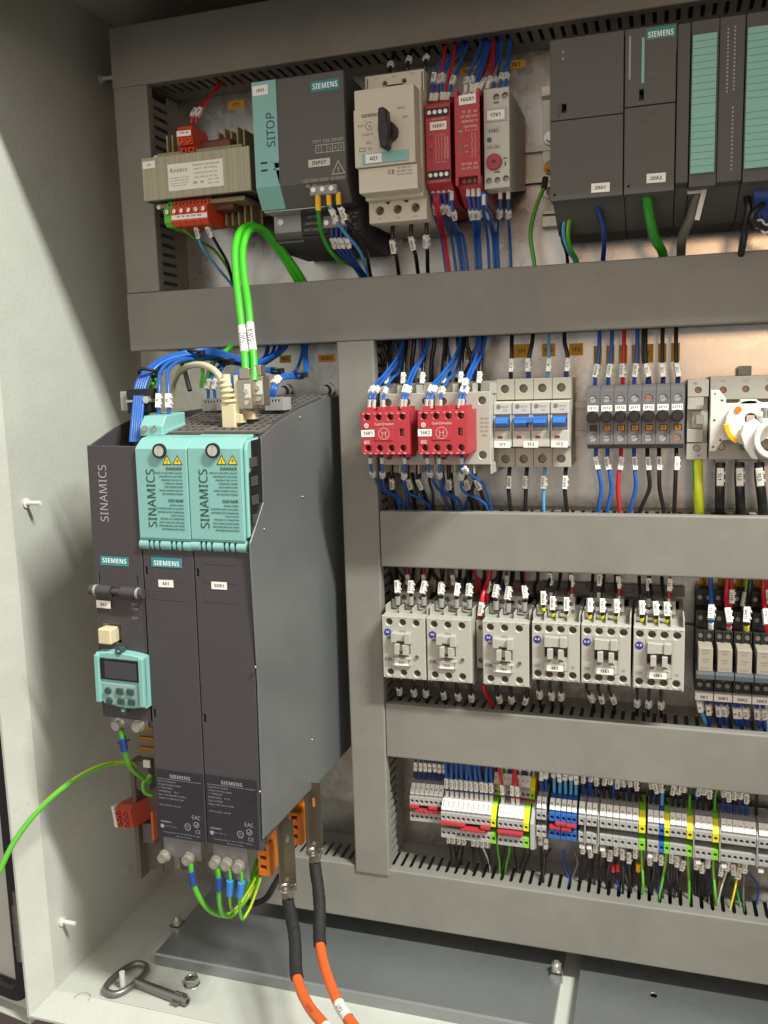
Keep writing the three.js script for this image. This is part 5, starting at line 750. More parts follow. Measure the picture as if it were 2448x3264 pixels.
// connectors on top of the drives
{
  const g = thing('teal_plug', 'teal two pole power plug on top of the control unit', 'plug', ZF(320, 640, .226)); const A = lo((g.updateMatrixWorld(true), g), ZF(180, 690, .226)), B = lo(g, ZF(330, 690, .226));
  part(g, 'housing', prof([[6, -8], [6, 0], [-2, 9], [-34, 11], [-34, -8]], A.x, B.x + 2, .7), M.teal); part(g, 'side_rib', prof([[2, -4], [-32, 1], [-32, -2], [2, -7]], B.x + 1.6, B.x + 3.4, .3), M.teal); part(g, 'neck', bx(A.x + 9, B.x - 1, -18, -8, -20, 0, .5), mat('#5b6b6c', .5));
  for (const k of [.27, .72]) screw(g, A.x + (B.x - A.x) * k, -1.5, 6.6, 2.5, M.steel);
  const c = thing('cable_clamp', 'black cable clamp with a grey strap around the blue bundle', 'clamp', ZF(185, 455, .2)); c.updateMatrixWorld(true);
  part(c, 'upper_jaw', bx(-13.5, 12, 1.5, 11, -6, 8, 1), M.rubber); part(c, 'lower_jaw', bx(-13.5, 11, -11, -1.5, -6, 8, 1), M.rubber); part(c, 'bar', bx(-14, 13, -1.2, 1.2, -4, 9, .3), M.steel); part(c, 'strap_end', bx(-23, -13.2, -9, 9, -2, 4, .8), M.greyL); part(c, 'screw', mg(cyl(9, 1, 8, 12, 3.2, 16), cyl(9, 1, 12, 12.3, 1.4, 6)), M.screwHead);
  const jack = (label, px, py, z, k = 1) => { const j = thing('grey_plug', label, 'plug', ZF(px, py, z), undefined); part(j, 'housing', mg(bx(-8 * k, 8 * k, -6, 6, -14, -2, .5), hb(-8 * k, 8 * k, -6, 6, -2, 4, [0, 1, 2, 3].map((i) => [-5.6 + i * 3.2, -4.2 + i * 3.2, 1.6, 4]), .3)), M.greyL); };
  jack('grey wire plug on top of the drives behind the patch cable', 680, 485, .13, 1.1); jack('grey wire plug on top of the motor module near its edge', 1150, 478, .15, 1.2); jack('small grey wire plug between the patch cable and the network plugs', 770, 478, .14, .8);
  const rj = (label, px, py, z) => { const j = thing('network_plug', label, 'plug', ZF(px, py, z)); part(j, 'hood', mg(bx(-7, 7, -14, 12, -10, 4, 1), bx(-5, 5, 12, 22, -8, 3, 1)), M.foil); part(j, 'latch', mg(bx(-11, -7, -18, 16, -4, 2, .5), bx(-12, -4, -26, -18, -6, 4, .6)), M.ivory); for (const y of [2, -8]) screw(j, 2, y, 4.6, 2, M.screwHead); part(j, 'window', bx(0, 6, -4, 8, 3.6, 4.4, .2), M.tag); };
  rj('metal network plug of the cable labelled 5W2', 935, 400, .2); rj('metal network plug of the cable labelled 5W4', 1020, 375, .19);
  const bt = thing('patch_plug', 'ivory patch plug with a ribbed boot on the drive top', 'plug', ZF(822, 560, .2)); part(bt, 'plug', mg(bx(-6.5, 6.5, -22, 10, -6, 6, 1), bx(-4, 4, -42, -22, -5, 5, .5)), M.ivory); for (let i = 0; i < 5; i++) { const s = part(bt, 'boot_ring', new THREE.TorusGeometry((6.2 - i * .55) * mm, .0016, 8, 18).rotateX(Math.PI / 2), M.ivory); at(s, -1.2 * i, 12 + i * 4.6, 0); s.rotation.z = .12; } part(bt, 'boot_core', new THREE.CylinderGeometry(.0038, .0058, .027, 14).translate(-.003, .0225, 0), M.ivory);
}
// red terminal plug and bracket low on the left
{
  const g = thing('bracket_assembly', 'dark upright bracket with contacts left of the drive module', 'bracket', ZM(430, 1350, .16)); g.updateMatrixWorld(true);
  part(g, 'bracket', mg(bx(-11, -6, -70, 62, -14, 2, .5), bx(-6, 12, -66, 40, -14, -11, .4), bx(-6, 10, 30, 62, -12, 0, .5), bx(-4, 10, -30, -8, -12, -2, .5)), mat('#57514b', .6)); part(g, 'contact_strip', mg(...[0, 1, 2].map((i) => bx(2, 20, 95 - i * 11, 101 - i * 11, -3, 2, .5))), M.brass); part(g, 'orange_edge', bx(14, 17, -20, 12, 0, 8, .6), mat('#b5572e', .5)); part(g, 'wire_stubs', mg(cyl(-20, 82, -2, 8, 1.4), cyl(-16, 80, -2, 6, 1.4), cyl(-12, 84, -2, 7, 1.4)), M.copper); part(g, 'white_tab', bx(7, 15, 58, 66, 2, 4, .3), M.tag);
  const r = thing('red_terminal_plug', 'red terminal plug with white numbered strip hanging at the left', 'plug', ZM(320, 1330, .165)); r.rotation.z = .16; r.rotation.y = -.25;
  part(r, 'housing', prof([[8, -12], [8, 10], [2, 14], [-30, 14], [-30, -12]], -13, 13, .5), mat('#a84430', .5)); for (let i = 0; i < 3; i++) for (let j = 0; j < 2; j++) part(r, 'wire_collar', ringGeo(j ? 5 : -7, 5.6 - i * 7.2, 7.8, 11, 2, 3.2), r.children[0].material); const st = part(r, 'number_strip', bx(-18.5, -14, -13, 13, 0, 9, .4), M.tag); ['4', '3', '2', '1'].forEach((s, i) => plate(st, s, 3.4, 5, -16.2, 9 - i * 6.2, 9.2, { s: 3.2 })); r.scale.set(.88, .88, .88);
}
// shield plates and motor cables
function shieldPlate(label, px, py, py2, z, hy) { const a = R5(px, py, z), b = R5(px, py2, z), g = thing('shield_plate', label, 'plate', V((a.x + b.x) / 2, (a.y + b.y) / 2, z)), h = (a.y - b.y) * 500; part(g, 'sheet', metreUV(mg(hb(-7.5, 7.5, -h, h, -1, 0, [[-2, 2, h * .3, h * .55]], .1), bx(-8.5, -7, -h, h, -1, 5, .3))), M.shield); const c = part(g, 'hose_clamp', mg(new THREE.TorusGeometry(.0070, .0018, 10, 26).rotateX(Math.PI / 2).translate(0, (-h + 4) * mm, .005), bx(3, 9, -h, -h + 7, 8, 13, .6)), M.steel); part(g, 'bare_shield', cylY(0, 5, -h - 9, -h + 2, 5.6, 16), M.foil); return V(g.position.x, g.position.y - h * mm - .008, z + .005); }
const sp1 = shieldPlate('steel shield plate clamping the front motor cable', 1243, 590, 890, .17), sp2 = shieldPlate('steel shield plate clamping the rear motor cable', 1360, 430, 735, .14);
for (const [i, x, y, z] of [[0, 1168, 720, .15], [1, 1300, 590, .12]]) { const p = R5(x, y, z), g = thing('orange_connector', i ? 'orange motor connector behind the rear shield plate' : 'orange motor connector under the drive module', 'connector', p); part(g, 'housing', prof([[8, -20], [8, 16], [0, 22], [-24, 26], [-24, -16]], -6.5, 6.5, .6), mat('#c8701a', .5)); part(g, 'contact_face', hb(-6.5, 6.5, -20, 15, 8.1, 16, [[-4.4, 2.6, 7, 11.4], [-4.4, 2.6, -3, 1.4], [-4.4, 2.6, -13, -8.6]], .4), g.children[0].material); }
{
  const cab = (label, s, mid, rest, z) => {
    const g = thing('motor_cable', label, 'cable', s.clone()), L = (pts) => new THREE.CatmullRomCurve3(pts.map((p) => p.clone().sub(s)), false, 'centripetal');
    const og = L([s, s.clone().lerp(mid, .5).add(V(.001, 0, -.003)), mid, ...rest]); const tm = s.distanceTo(mid) / og.getLength() * 1.01, sub = []; for (let i = 0; i <= 14; i++) sub.push(og.getPointAt(tm * i / 14)); const hg = new THREE.TubeGeometry(new THREE.CatmullRomCurve3(sub), 60, .0060, 18), hp = hg.attributes.position, hn = hg.attributes.normal; for (let i = 0; i < hp.count; i++) { const k = .0007 * (l32(Math.floor(i / 19) * .55, (i % 19) % 18 * 1.2) - .5); hp.setXYZ(i, hp.getX(i) + hn.getX(i) * k, hp.getY(i) + hn.getY(i) * k, hp.getZ(i) + hn.getZ(i) * k); } hg.computeVertexNormals(); part(g, 'heat_shrink', hg, M.rubber);
    part(g, 'jacket', new THREE.TubeGeometry(og, 60, .0048, 14), wireMat.orange); return [g, og];
  };
  const [g1, c1] = cab('orange motor cable with black sleeve from the front shield plate', sp1, ZN(1250, 540, .235), [ZN(1300, 665, .262), ZN(1370, 755, .285), ZN(1475, 870, .31)]);
  const [g2, c2] = cab('orange motor cable labelled 5W3 from the rear shield plate', sp2, ZN(1358, 385, .205), [ZN(1392, 530, .235), ZN(1450, 670, .265), ZN(1510, 760, .285), ZN(1600, 870, .31)]);
  const band = (g, c, t0, t1, text) => { const a = []; for (let i = 0; i <= 6; i++) a.push(c.getPointAt(t0 + (t1 - t0) * i / 6)); part(g, 'label_sleeve', new THREE.TubeGeometry(new THREE.CatmullRomCurve3(a), 12, .0051, 14), M.tag); if (text) { const p = c.getPointAt((t0 + t1) / 2), d = c.getTangentAt((t0 + t1) / 2), h = new THREE.Object3D(); const toCam = CAM.clone().sub(g.position.clone().add(p)).normalize(); const w = plate(g, text, 5, 13, 0, 0, 0, { rot: -1, s: 4.8, name: 'label_text' }); orient(w, p, d.clone().negate(), toCam); w.translateZ(.0055); } };
  band(g2, c2, .7, .8, '5W3'); band(g1, c1, .82, .86, '');
  const p = c1.getPointAt(.68), d = c1.getTangentAt(.68), w = word(g1, 'OLFLEX', 4, 22, 0, 0, 0, '#8a3a14', { rot: 1, w: 'normal', s: 4.2 }); orient(w, p, d.clone().negate(), CAM.clone().sub(g1.position.clone().add(p)).normalize()); w.translateZ(.0053);
}
// ---------- wires ----------
const CN = { blue: 'blue', dkblue: 'dark blue', red: 'red', black: 'black', lblue: 'light blue', green: 'green', gy: 'green and yellow', grey: 'grey', white: 'white', yellow: 'yellow', pink: 'pink', pn: 'bright green', orange: 'orange', lgrey: 'pale grey', brown: 'brown', ivory: 'ivory' };
const IN = { D1b: [.333, .034], D2t: [.092, .034], D2b: [.062, .034], D3t: [-.142, .034], D3b: [-.166, .034], D4t: [-.347, .034], D4b: [-.372, .034], D5t: [-.538, .034], V2r: [0, .03] };
// W: a wire through pixels of a region, ending inside a duct
function W(where, kind, rg, pts, into, o = {}) {
  const p = pts.map(([x, y, z]) => rg(x, y, z));
  if (into) { const l = p[p.length - 1], [y, z] = IN[into]; p.push(V(l.x + (o.dx ?? 0) * mm, y, z)); }
  const mk = o.tags?.[0]?.[1], lab = o.label ?? `${CN[kind]} wire ${mk ? 'marked ' + mk.replace('+', ' plus') + ' ' : ''}${where}`;
  return wire(lab, o.label ? undefined : `${CN[kind]} wires ${where}`, kind, p, o.r ?? 1.45, o);
}
// a wire from a terminal to a duct with a marker near the terminal; dir +1 up, -1 down
function stub(where, kind, p, dir, into, text, o = {}) {
  const [y, z] = IN[into], e = V(p.x + (o.dx ?? rr(-3, 3)) * mm, y, z + rr(-.006, .008)), a = p.clone().add(V(0, dir * .016, 0));
  const m = V(p.x * .35 + e.x * .65 + rr(-1.5, 1.5) * mm, p.y * .45 + y * .55, p.z * .5 + e.z * .5 + (o.bow ?? 0));
  const len = Math.abs(y - p.y); return wire(`${CN[kind]} wire ${dir > 0 ? 'above' : 'below'} the ${p.d ?? where}`, `wires ${where}`, kind, [p, a, m, V(e.x, y - dir * .012, e.z + .004), e], o.r ?? 1.45, { tags: text === null ? [] : [[Math.min(.6, (o.t ?? 11) * mm / len), text, o.k]], sleeves: o.sl ? [[Math.min(.3, 2.5 * mm / len), o.sl, o.sll ?? 7, o.slr]] : [] });
}
// transformer
W('from the upper red transformer terminals', 'red', ZA, [[745, 690, .1], [770, 560, .098], [850, 470, .085], [960, 350, .065], [1080, 200, .04]], 'D1b', { tags: [[.12, '18007']], dx: 4 });
W('from the upper red transformer terminals', 'red', ZA, [[800, 690, .1], [835, 560, .098], [910, 440, .085], [1010, 300, .065], [1120, 180, .04]], 'D1b', { tags: [[.12, '18006']], dx: 6 });
W('from the lower transformer terminals', 'lblue', R1, [[836, 950, .098], [848, 990, .098], [870, 1060, .09], [930, 1145, .07], [1000, 1230, .045]], 'D2t', { tags: [[.12, '18004']], dx: 6 });
W('from the lower transformer terminals', 'black', R1, [[890, 945, .098], [900, 985, .098], [940, 1060, .09], [980, 1130, .07], [1010, 1225, .045]], 'D2t', { tags: [[.12, '18002']], dx: 6, r: 1.7 });
W('from the lower transformer terminals', 'gy', R1, [[765, 945, .098], [790, 985, .095], [850, 1035, .08], [930, 1085, .05], [1000, 1200, .03]], 'D2t', { r: 1.5 });
// power supply
W('from the power supply input', 'green', ZB, [[728, 1320, .128], [730, 1400, .128], [745, 1600, .118], [800, 1790, .1], [920, 1960, .08], [1110, 2060, .05]], 'D2t', { r: 2, dx: 10, sleeves: [[.04, M.yellowO, 14, 2.7]] });
W('from the power supply input', 'lblue', ZB, [[838, 1310, .128], [848, 1400, .128], [900, 1540, .12], [1010, 1700, .105], [1160, 1890, .08], [1255, 2160, .045]], 'D2t', { r: 1.7, dx: 2, sleeves: [[.03, M.yellowO, 11, 2.4]], tags: [[.14, 'N', 1.15]] });
W('from the power supply input', 'black', ZB, [[938, 1300, .128], [948, 1400, .128], [1010, 1560, .12], [1110, 1690, .105], [1220, 1880, .08], [1280, 2160, .045]], 'D2t', { r: 1.7, dx: 2, sleeves: [[.03, M.yellowO, 11, 2.4]], tags: [[.13, '01053', 1.1]] });
['02010', '02003', 'M', 'M'].forEach((s, i) => W('from the power supply output', 'dkblue', ZB, [[872 + i * 50, 1640, .1], [875 + i * 48, 1740, .1], [930 + i * 45, 1880, .088], [1060 + i * 22, 2010, .07], [1195 + i * 12, 2165, .045]], 'D2t', { tags: [[.16, s]], dx: 4 }));
// motor breaker
[[480, 190], [690, 130], [900, 110]].forEach(([x, y], i) => W(`above the ${ORD[i]} pole of the motor protection breaker`, 'black', ZC, [[x, y + 60, .08], [x + 6, y - 20, .08], [x + 30, y - 120, .06]], 'D1b', { r: 2, tags: [[.3, ['1L1', '1L2', '1L3'][i], 1.1]] }));
[[38, 985, 65, 1190], [118, 970, 148, 1185], [184, 960, 190, 1178]].forEach(([x, y, u, v], i) => W(`under the ${ORD[i]} pole of the motor protection breaker`, 'black', R2, [[x, y - 30, .085], [x, y + 70, .085], [(x * .4 + u * .6), y + 130, .07], [u, v, .045]], 'D2t', { r: 2, tags: [[.26, ['04001', '04014', '04027'][i], 1.15]] }));
// safety relay 16ER1
[[112, 700, 150, 430, 240, 250, 420, 140, 'blue', '16001'], [170, 700, 215, 470, 300, 260, 460, 130, 'blue', '16044'], [235, 690, 245, 440, 330, 280, 470, 110, 'blue', '16045'], [295, 690, 350, 500, 440, 280, 530, 60, 'blue', '16067'], [150, 700, 200, 490, 260, 210, 290, 70, 'red', null], [255, 690, 300, 500, 360, 250, 395, 50, 'red', null]].forEach(([a, b, c, d, e, f, g, h, k, t]) => W('above the safety relay marked 16ER1', k, ZD, [[a, b, .1], [(a + c) / 2, (b + d) / 2, .098], [c, d, .092], [e, f, .07], [g, h, .045]], 'D1b', { tags: t ? [[.2, t]] : [], dx: 3, sleeves: [[.03, M.tag, 7, 2]] }));
[[140, 1620, 160, 1870, 200, 2080, 230, 2200, 'blue', '16044'], [200, 1620, 230, 1870, 290, 2050, 340, 2200, 'blue', '16045'], [258, 1620, 290, 1860, 350, 2040, 400, 2200, 'blue', '16067'], [318, 1610, 322, 1900, 370, 2080, 430, 2200, 'blue', '0vDC'], [345, 1700, 365, 1940, 400, 2100, 470, 2200, 'blue', '16067'], [190, 1700, 215, 1950, 245, 2080, 270, 2200, 'red', null], [160, 1700, 190, 1950, 215, 2100, 250, 2210, 'red', null]].forEach(([a, b, c, d, e, f, g, h, k, t]) => W('below the safety relay marked 16ER1', k, ZD, [[a, b, .1], [a + 3, b + 120, .1], [c, d, .09], [e, f, .065], [g, h, .045]], 'D2t', { tags: t ? [[.2, t]] : [], dx: 4, sleeves: t ? [[.03, M.tag, 8, 2]] : [] }));
// safety relay 16GR1
[[495, 610, 510, 480, 600, 250, 680, 30, 'blue', '16046'], [560, 600, 570, 470, 660, 260, 720, 60, 'blue', '16057'], [590, 600, 620, 480, 690, 280, 740, 80, 'blue', null], [640, 590, 690, 500, 790, 390, 850, 190, 'blue', '16042'], [620, 590, 640, 490, 700, 300, 760, 90, 'blue', null], [730, 570, 760, 480, 800, 330, 800, 60, 'red', '16056'], [600, 610, 640, 500, 690, 420, 760, 200, 'red', null]].forEach(([a, b, c, d, e, f, g, h, k, t]) => W('above the safety relay marked 16GR1', k, ZD, [[a, b, .1], [(a + c) / 2, (b + d) / 2, .1], [c, d, .092], [e, f, .07], [g, h, .045]], 'D1b', { tags: t ? [[.14, t]] : [], sleeves: [[.03, M.tag, 7, 2]] }));
[[524, 1600, 550, 1900, 590, 2100, 600, 2210, '16043'], [580, 1600, 600, 1900, 625, 2080, 630, 2210, '16064'], [640, 1600, 640, 1900, 660, 2080, 650, 2210, '0vDC'], [680, 1700, 690, 1900, 720, 2080, 740, 2210, null], [700, 1700, 740, 1900, 770, 2050, 800, 2210, '0vDC'], [720, 1720, 760, 1930, 800, 2090, 830, 2210, null]].forEach(([a, b, c, d, e, f, g, h, t]) => W('below the safety relay marked 16GR1', 'blue', ZD, [[a, b, .1], [a + 3, b + 130, .1], [c, d, .088], [e, f, .065], [g, h, .045]], 'D2t', { tags: t ? [[.26, t]] : [], sleeves: t ? [[.06, M.tag, 9, 2]] : [] }));
// timer 17K1
[[800, 580, 820, 480, 860, 380, '17010'], [880, 560, 890, 440, 960, 240, '17011'], [935, 560, 950, 430, 980, 250, '24vDC']].forEach(([a, b, c, d, e, f, t], i) => W('above the timing relay marked 17K1', 'blue', ZD, [[a, b, .095], [(a + c) / 2, (b + d) / 2, .094], [c, d, .085], [e, f, .065], [e + 30 - i * 10, 100, .045]], 'D1b', { tags: [[.16, t]] }));
[[880, 1640, 880, 1850, 865, 2050, 850, 2210, '04010'], [968, 1640, 970, 1860, 975, 2050, 985, 2210, '0vDC']].forEach(([a, b, c, d, e, f, g, h, t]) => W('below the timing relay marked 17K1', 'blue', ZD, [[a, b, .09], [a, b + 130, .09], [c, d, .084], [e, f, .062], [g, h, .045]], 'D2t', { tags: [[.26, t]], sleeves: [[.06, M.tag, 9, 2]] }));
// controller
W('', 'gy', R2, [[697, 770, .03], [690, 810, .035], [655, 900, .035], [633, 1010, .034], [650, 1145, .034]], 'D2t', { label: 'green and yellow earth wire from the controller profile rail', r: 2, sleeves: [[.06, M.brown, 12, 3]] });
W('', 'lblue', R2, [[795, 850, .085], [790, 900, .083], [775, 1000, .075], [795, 1080, .06], [825, 1130, .045]], 'D2t', { label: 'light blue wire under the controller supply module', r: 1.8 });
W('', 'gy', R2, [[808, 850, .085], [805, 920, .083], [795, 1020, .075], [810, 1080, .06], [835, 1130, .045]], 'D2t', { label: 'green and yellow wire under the controller supply module', r: 1.8 });
W('', 'black', R2, [[775, 860, .085], [772, 930, .08], [770, 1030, .07], [790, 1100, .05]], 'D2t', { label: 'black wire under the controller supply module', r: 1.6 });
W('', 'dkblue', R2, [[908, 820, .1], [918, 880, .098], [945, 970, .085], [952, 1050, .065], [947, 1120, .045]], 'D2t', { label: 'dark blue wire under the module marked 20A1', r: 2.3 });
W('', 'green', R2, [[1135, 800, .105], [1138, 870, .105], [1150, 950, .095], [1170, 1030, .075], [1205, 1100, .05]], 'D2t', { label: 'thick green network cable under the module marked 20A2', r: 4.2, name: 'network_cable', category: 'cable', radial: 12 });
W('', 'grey', R2, [[1365, 810, .1], [1350, 860, .1], [1325, 940, .09], [1290, 1020, .07], [1283, 1095, .045]], 'D2t', { label: 'thick grey cable with a pale tag under the signal module', r: 4.2, name: 'grey_cable', category: 'cable', radial: 12, tags: [] });
{ const t = thing('cable_tag', 'pale plastic tag tied to the grey cable', 'tag', R2(1372, 870, .11)); const m = part(t, 'strip', bx(-2, 2, -15, 15, -1, 1, .4), M.tag); m.rotation.z = -.22; const c = thing('cable_tie', 'white cable tie at the top of the grey cable', 'cable tie', R2(1348, 822, .108)); part(c, 'band', bx(-7, 7, -2.5, 2.5, -2, 2, .6), M.tag); }
W('', 'black', R2, [[1560, 820, .09], [1575, 900, .095], [1560, 990, .09], [1548, 1065, .075]], 'D2t', { label: 'black cable hanging beside the blue loom of the last module', r: 3 });
W('', 'black', R2, [[1640, 880, .1], [1600, 915, .105], [1590, 950, .105], [1640, 985, .1], [1700, 1000, .09]], null, { label: 'black strap looped around the blue loom', r: 2.4 });
for (let i = 0; i < 7; i++) W('in the loom under the last signal module', 'dkblue', R2, [[1602 + i * 9, 785, .1], [1606 + i * 8, 860, .1], [1622 + i * 7 + (i % 3) * 6, 925, .09], [1640 + i * 8, 990, .07], [1690 + i * 6, 1040, .05]], 'D2t', { r: 1.4 });
for (let i = 0; i < 2; i++) { const t = thing('wire_ring', 'white wire marker ring in the blue loom', 'marker', R2(1622 + i * 28, 968 + i * 20, .1), 'white rings in the blue loom'); part(t, 'ring', new THREE.TorusGeometry(.0032, .001, 8, 20), M.tag); }
// second row, red contactors
for (const [dx, n, tx] of [[0, '16K1', ['L+', 'L+', '16069', '24vDC', '24vDC']], [620, '16K2', ['L+', 'L+', '16047', '17010', '24vDC']]]) {
  const up_ = `from the top of the red block marked ${n}`, dn = `from the bottom of the red block marked ${n}`;
  [[600, 850, 610, 740, 660, 610, 780, 470, 930, 250], [650, 850, 660, 740, 700, 620, 800, 500, 920, 320], [752, 860, 755, 770, 780, 640, 850, 530, 930, 440], [955, 850, 962, 760, 1010, 600, 1080, 430, 1190, 270], [985, 850, 1000, 760, 1040, 620, 1110, 440, 1210, 250]].forEach(([a, b, c, d, e, f, g, h, i, j], k) => W(up_, 'blue', ZQ, [[a + dx, b, .118], [c + dx, d, .118], [e + dx, f, .1], [g + dx, h, .075], [i + dx, j, .05]], 'D2b', { dx: 4, tags: [[.17, tx[k], 1.12]], sleeves: [[.03, M.tag, 8, 1.9]] }));
  [[612, 1370, 620, 1500, 660, 1600, 730, 1730, 900, 1850, '02041'], [738, 1370, 742, 1500, 750, 1620, 790, 1750, 960, 1860, '16069'], [985, 1370, 988, 1500, 980, 1640, 1010, 1760, 1240, 1900, '17012']].forEach(([a, b, c, d, e, f, g, h, i, j, t]) => W(dn, 'blue', ZQ, [[a + dx, b, .115], [c + dx, d, .11], [e + dx, f, .09], [g + dx, h, .065], [i + dx, j, .045]], 'D3t', { tags: [[.22, t]], sleeves: [[.04, M.tag, 6, 1.9]] }));
  [[785, 720, 800, 420, '1L2'], [968, 720, 985, 420, '1L2'], [1170, 720, 1195, 420, '1L3']].forEach(([x, y, u, v, t]) => W(`above the grey body of contactor ${n}`, 'black', ZQ, [[x + dx, y, .06], [x + dx, y - 110, .062], [u + dx, v - 80, .05], [u + dx + 20, 160, .04]], 'D2b', { r: 2, tags: [[.22, t, 1.1]] }));
  [[845, 1480, 860, 1760, '02003'], [1020, 1480, 1060, 1760, '02004'], [1130, 1480, 1200, 1780, '02005']].forEach(([x, y, u, v, t]) => W(`below the grey body of contactor ${n}`, 'black', ZQ, [[x + dx, y - 20, .055], [x + dx, y + 130, .056], [u + dx, v, .048], [u + dx + 40, 1920, .04]], 'D3t', { r: 2, tags: [[.3, t, 1.1]] }));
}
W('', 'red', ZQ, [[1150, 620, .03], [1155, 420, .032], [1165, 250, .034], [1175, 140, .034]], 'D2b', { label: 'red wire rising behind the blue wires of contactor 16K1', r: 1.8 });
W('', 'red', ZQ, [[1800, 620, .03], [1800, 420, .032], [1815, 250, .034], [1830, 140, .034]], 'D2b', { label: 'dark red wire rising behind contactor 16K2', r: 1.6 });
W('', 'blue', R4, [[345, 285, .112], [345, 225, .112], [360, 150, .09], [395, 70, .06]], 'D2b', { label: 'blue wire at the right end of the red block 16K2', tags: [[.22, '17010', 1.1]], dx: 3 });
W('', 'blue', R4, [[345, 490, .11], [342, 540, .11], [380, 580, .09], [430, 620, .07], [462, 720, .045]], 'D3t', { label: 'blue wire curving right from the bottom of block 16K2', tags: [[.14, '17012']] });
// circuit breakers
[[548, 'black', '1L2'], [625, 'black', '1L3'], [708, 'lblue', 'N'], [788, 'black', '1L3']].forEach(([x, k, t], i) => { W(`above the circuit breaker ${['1F1', '1F2 on its left pole', '1F2 on its neutral pole', '1F3'][i]}`, k, R4, [[x, 165, .042], [x, 120, .046], [x + 4, 60, .046], [x + [4, 16, 4, -8][i], 0, .042]], 'D2b', { r: k === 'black' ? 2 : 1.6, tags: [[.24, t, 1.15]], sleeves: i % 2 ? [[.1, M.navy, 8, 2.4]] : [] }); });
[[540, 'black', '01009', 548], [615, 'black', '01041', 612], [692, 'lblue', '01003', 690], [783, 'black', '01004', 790]].forEach(([x, k, t, u], i) => W(`below the circuit breaker ${['1F1', '1F2 on its left pole', '1F2 on its neutral pole', '1F3'][i]}`, k, R4, [[x + 4, 535, .042], [x, 585, .046], [x - 2, 640, .046], [u, 730, .044]], 'D3t', { r: k === 'black' ? 2 : 1.6, tags: [[.26, t, 1.15]] }));
// fuse terminals
[[130, 'blue', '01008', 165], [245, 'blue', '01037', 275], [372, 'red', '01042', 384], [475, 'blue', '24vDC', 500], [595, 'black', '1L1', 575], [728, 'black', '2L1', 725], [858, 'black', '2L1', 845]].forEach(([x, k, t, u], i) => W(`above the ${ORD[i]} fuse terminal counting from the breakers`, k, ZJ, [[x, 250, .04], [x + 4, 160, .044], [x + (u - x) * .6, 70, .044], [u, -60, .042]], 'D2b', { r: 1.9, tags: [[.22, t, 1.15]], sleeves: i > 3 ? [[.06, M.navy, 7, 2.4]] : [] }));
W('above the fuse terminals', 'black', ZJ, [[612, 250, .036], [600, 150, .04], [560, 20, .04]], 'D2b', { r: 1.9 });
[[138, 'blue', 'L+', 185, 160], [240, 'blue', '24vDC', 275, 240], [357, 'red', 'L110', 330, 345], [474, 'blue', '02001', 490, 440], [592, 'black', '02002', 610, 530], [695, 'black', '06012', 700, 735], [848, 'black', '21001', 838, 830]].forEach(([x, k, t, u, v], i) => W(`below the ${ORD[i]} fuse terminal counting from the breakers`, k, ZJ, [[x, 790, .04], [x, 890, .045], [(x + u) / 2, 1000, .048], [u, 1150, .048], [v, 1350, .045]], 'D3t', { r: 1.9, tags: [[.2, t, 1.15]] }));
// main switch cables
W('', 'gy', ZJ, [[1035, 890, .044], [1038, 1000, .048], [1040, 1180, .05], [1050, 1350, .046]], 'D3t', { label: 'thick green and yellow earth cable under the earth terminal', r: 4.6, radial: 16, phase: 6, frac: .5, name: 'earth_cable', category: 'cable' });
[[1235, '1L1', 1230], [1405, '1L2', 1415], [1580, '1L3', 1615]].forEach(([x, t, u]) => W(`under the main switch`, 'black', ZJ, [[x + 3, 930, .045], [x, 1040, .048], [(x + u) / 2, 1180, .05], [u, 1370, .046]], 'D3t', { r: 4.4, radial: 12, tags: [[.2, t, 1.5]], name: 'power_cable', category: 'cable' }));
// third row: wires on top of the contactors
[[215, 420, '06011', 205, 60], [352, 420, '06014', 375, 60], [482, 425, '06017', 550, 70], [660, 445, '06011', 672, 120], [815, 450, '06017', 850, 80], [945, 455, '06014', 960, 90], [1215, 470, '060416', 1265, 90], [1340, 495, '060416', 1380, 100], [1505, 485, '060416', 1480, 110]].forEach(([x, y, t, u, v], i) => W(`above the ${ORD[i % 3]} pole of large contactor ${['7K1', '7K3', '7K4'][Math.floor(i / 3)]}`, 'black', ZG, [[x, y, .058], [x, y - 90, .059], [x + 2, y - 190, .058], [x + (u - x) * .7, (y + v) / 2 - 110, .05], [u, v - 10, .04]], 'D3b', { r: 2.1, tags: [[.29, t, 1.2]], sleeves: [[.09, M.greyL, 9, 2.8]] }));
W('', 'red', ZG, [[1050, 560, .058], [1065, 430, .06], [1085, 300, .055], [1120, 200, .045], [1150, 90, .04]], 'D3b', { label: 'bright red wire marked 07032 beside contactor 7K4', r: 2.4, tags: [[.16, '07032', 1.2]] });
W('', 'red', ZG, [[1130, 370, .045], [1130, 300, .045], [1140, 200, .042], [1150, 80, .04]], 'D3b', { label: 'bright red wire marked 07033 behind contactor 7K4', r: 2.2, tags: [[.26, '07033', 1.1]] });
[[320, 'red', 60], [485, 'red', 60], [785, 'red', 130], [1330, 'red', 180]].forEach(([x, k, v]) => W('behind the large contactors', k, ZG, [[x, 300, .03], [x, 200, .03], [x - 5, v, .03]], 'D3b', { r: 1.5, tags: [[.3, 'L0', 1]] }));
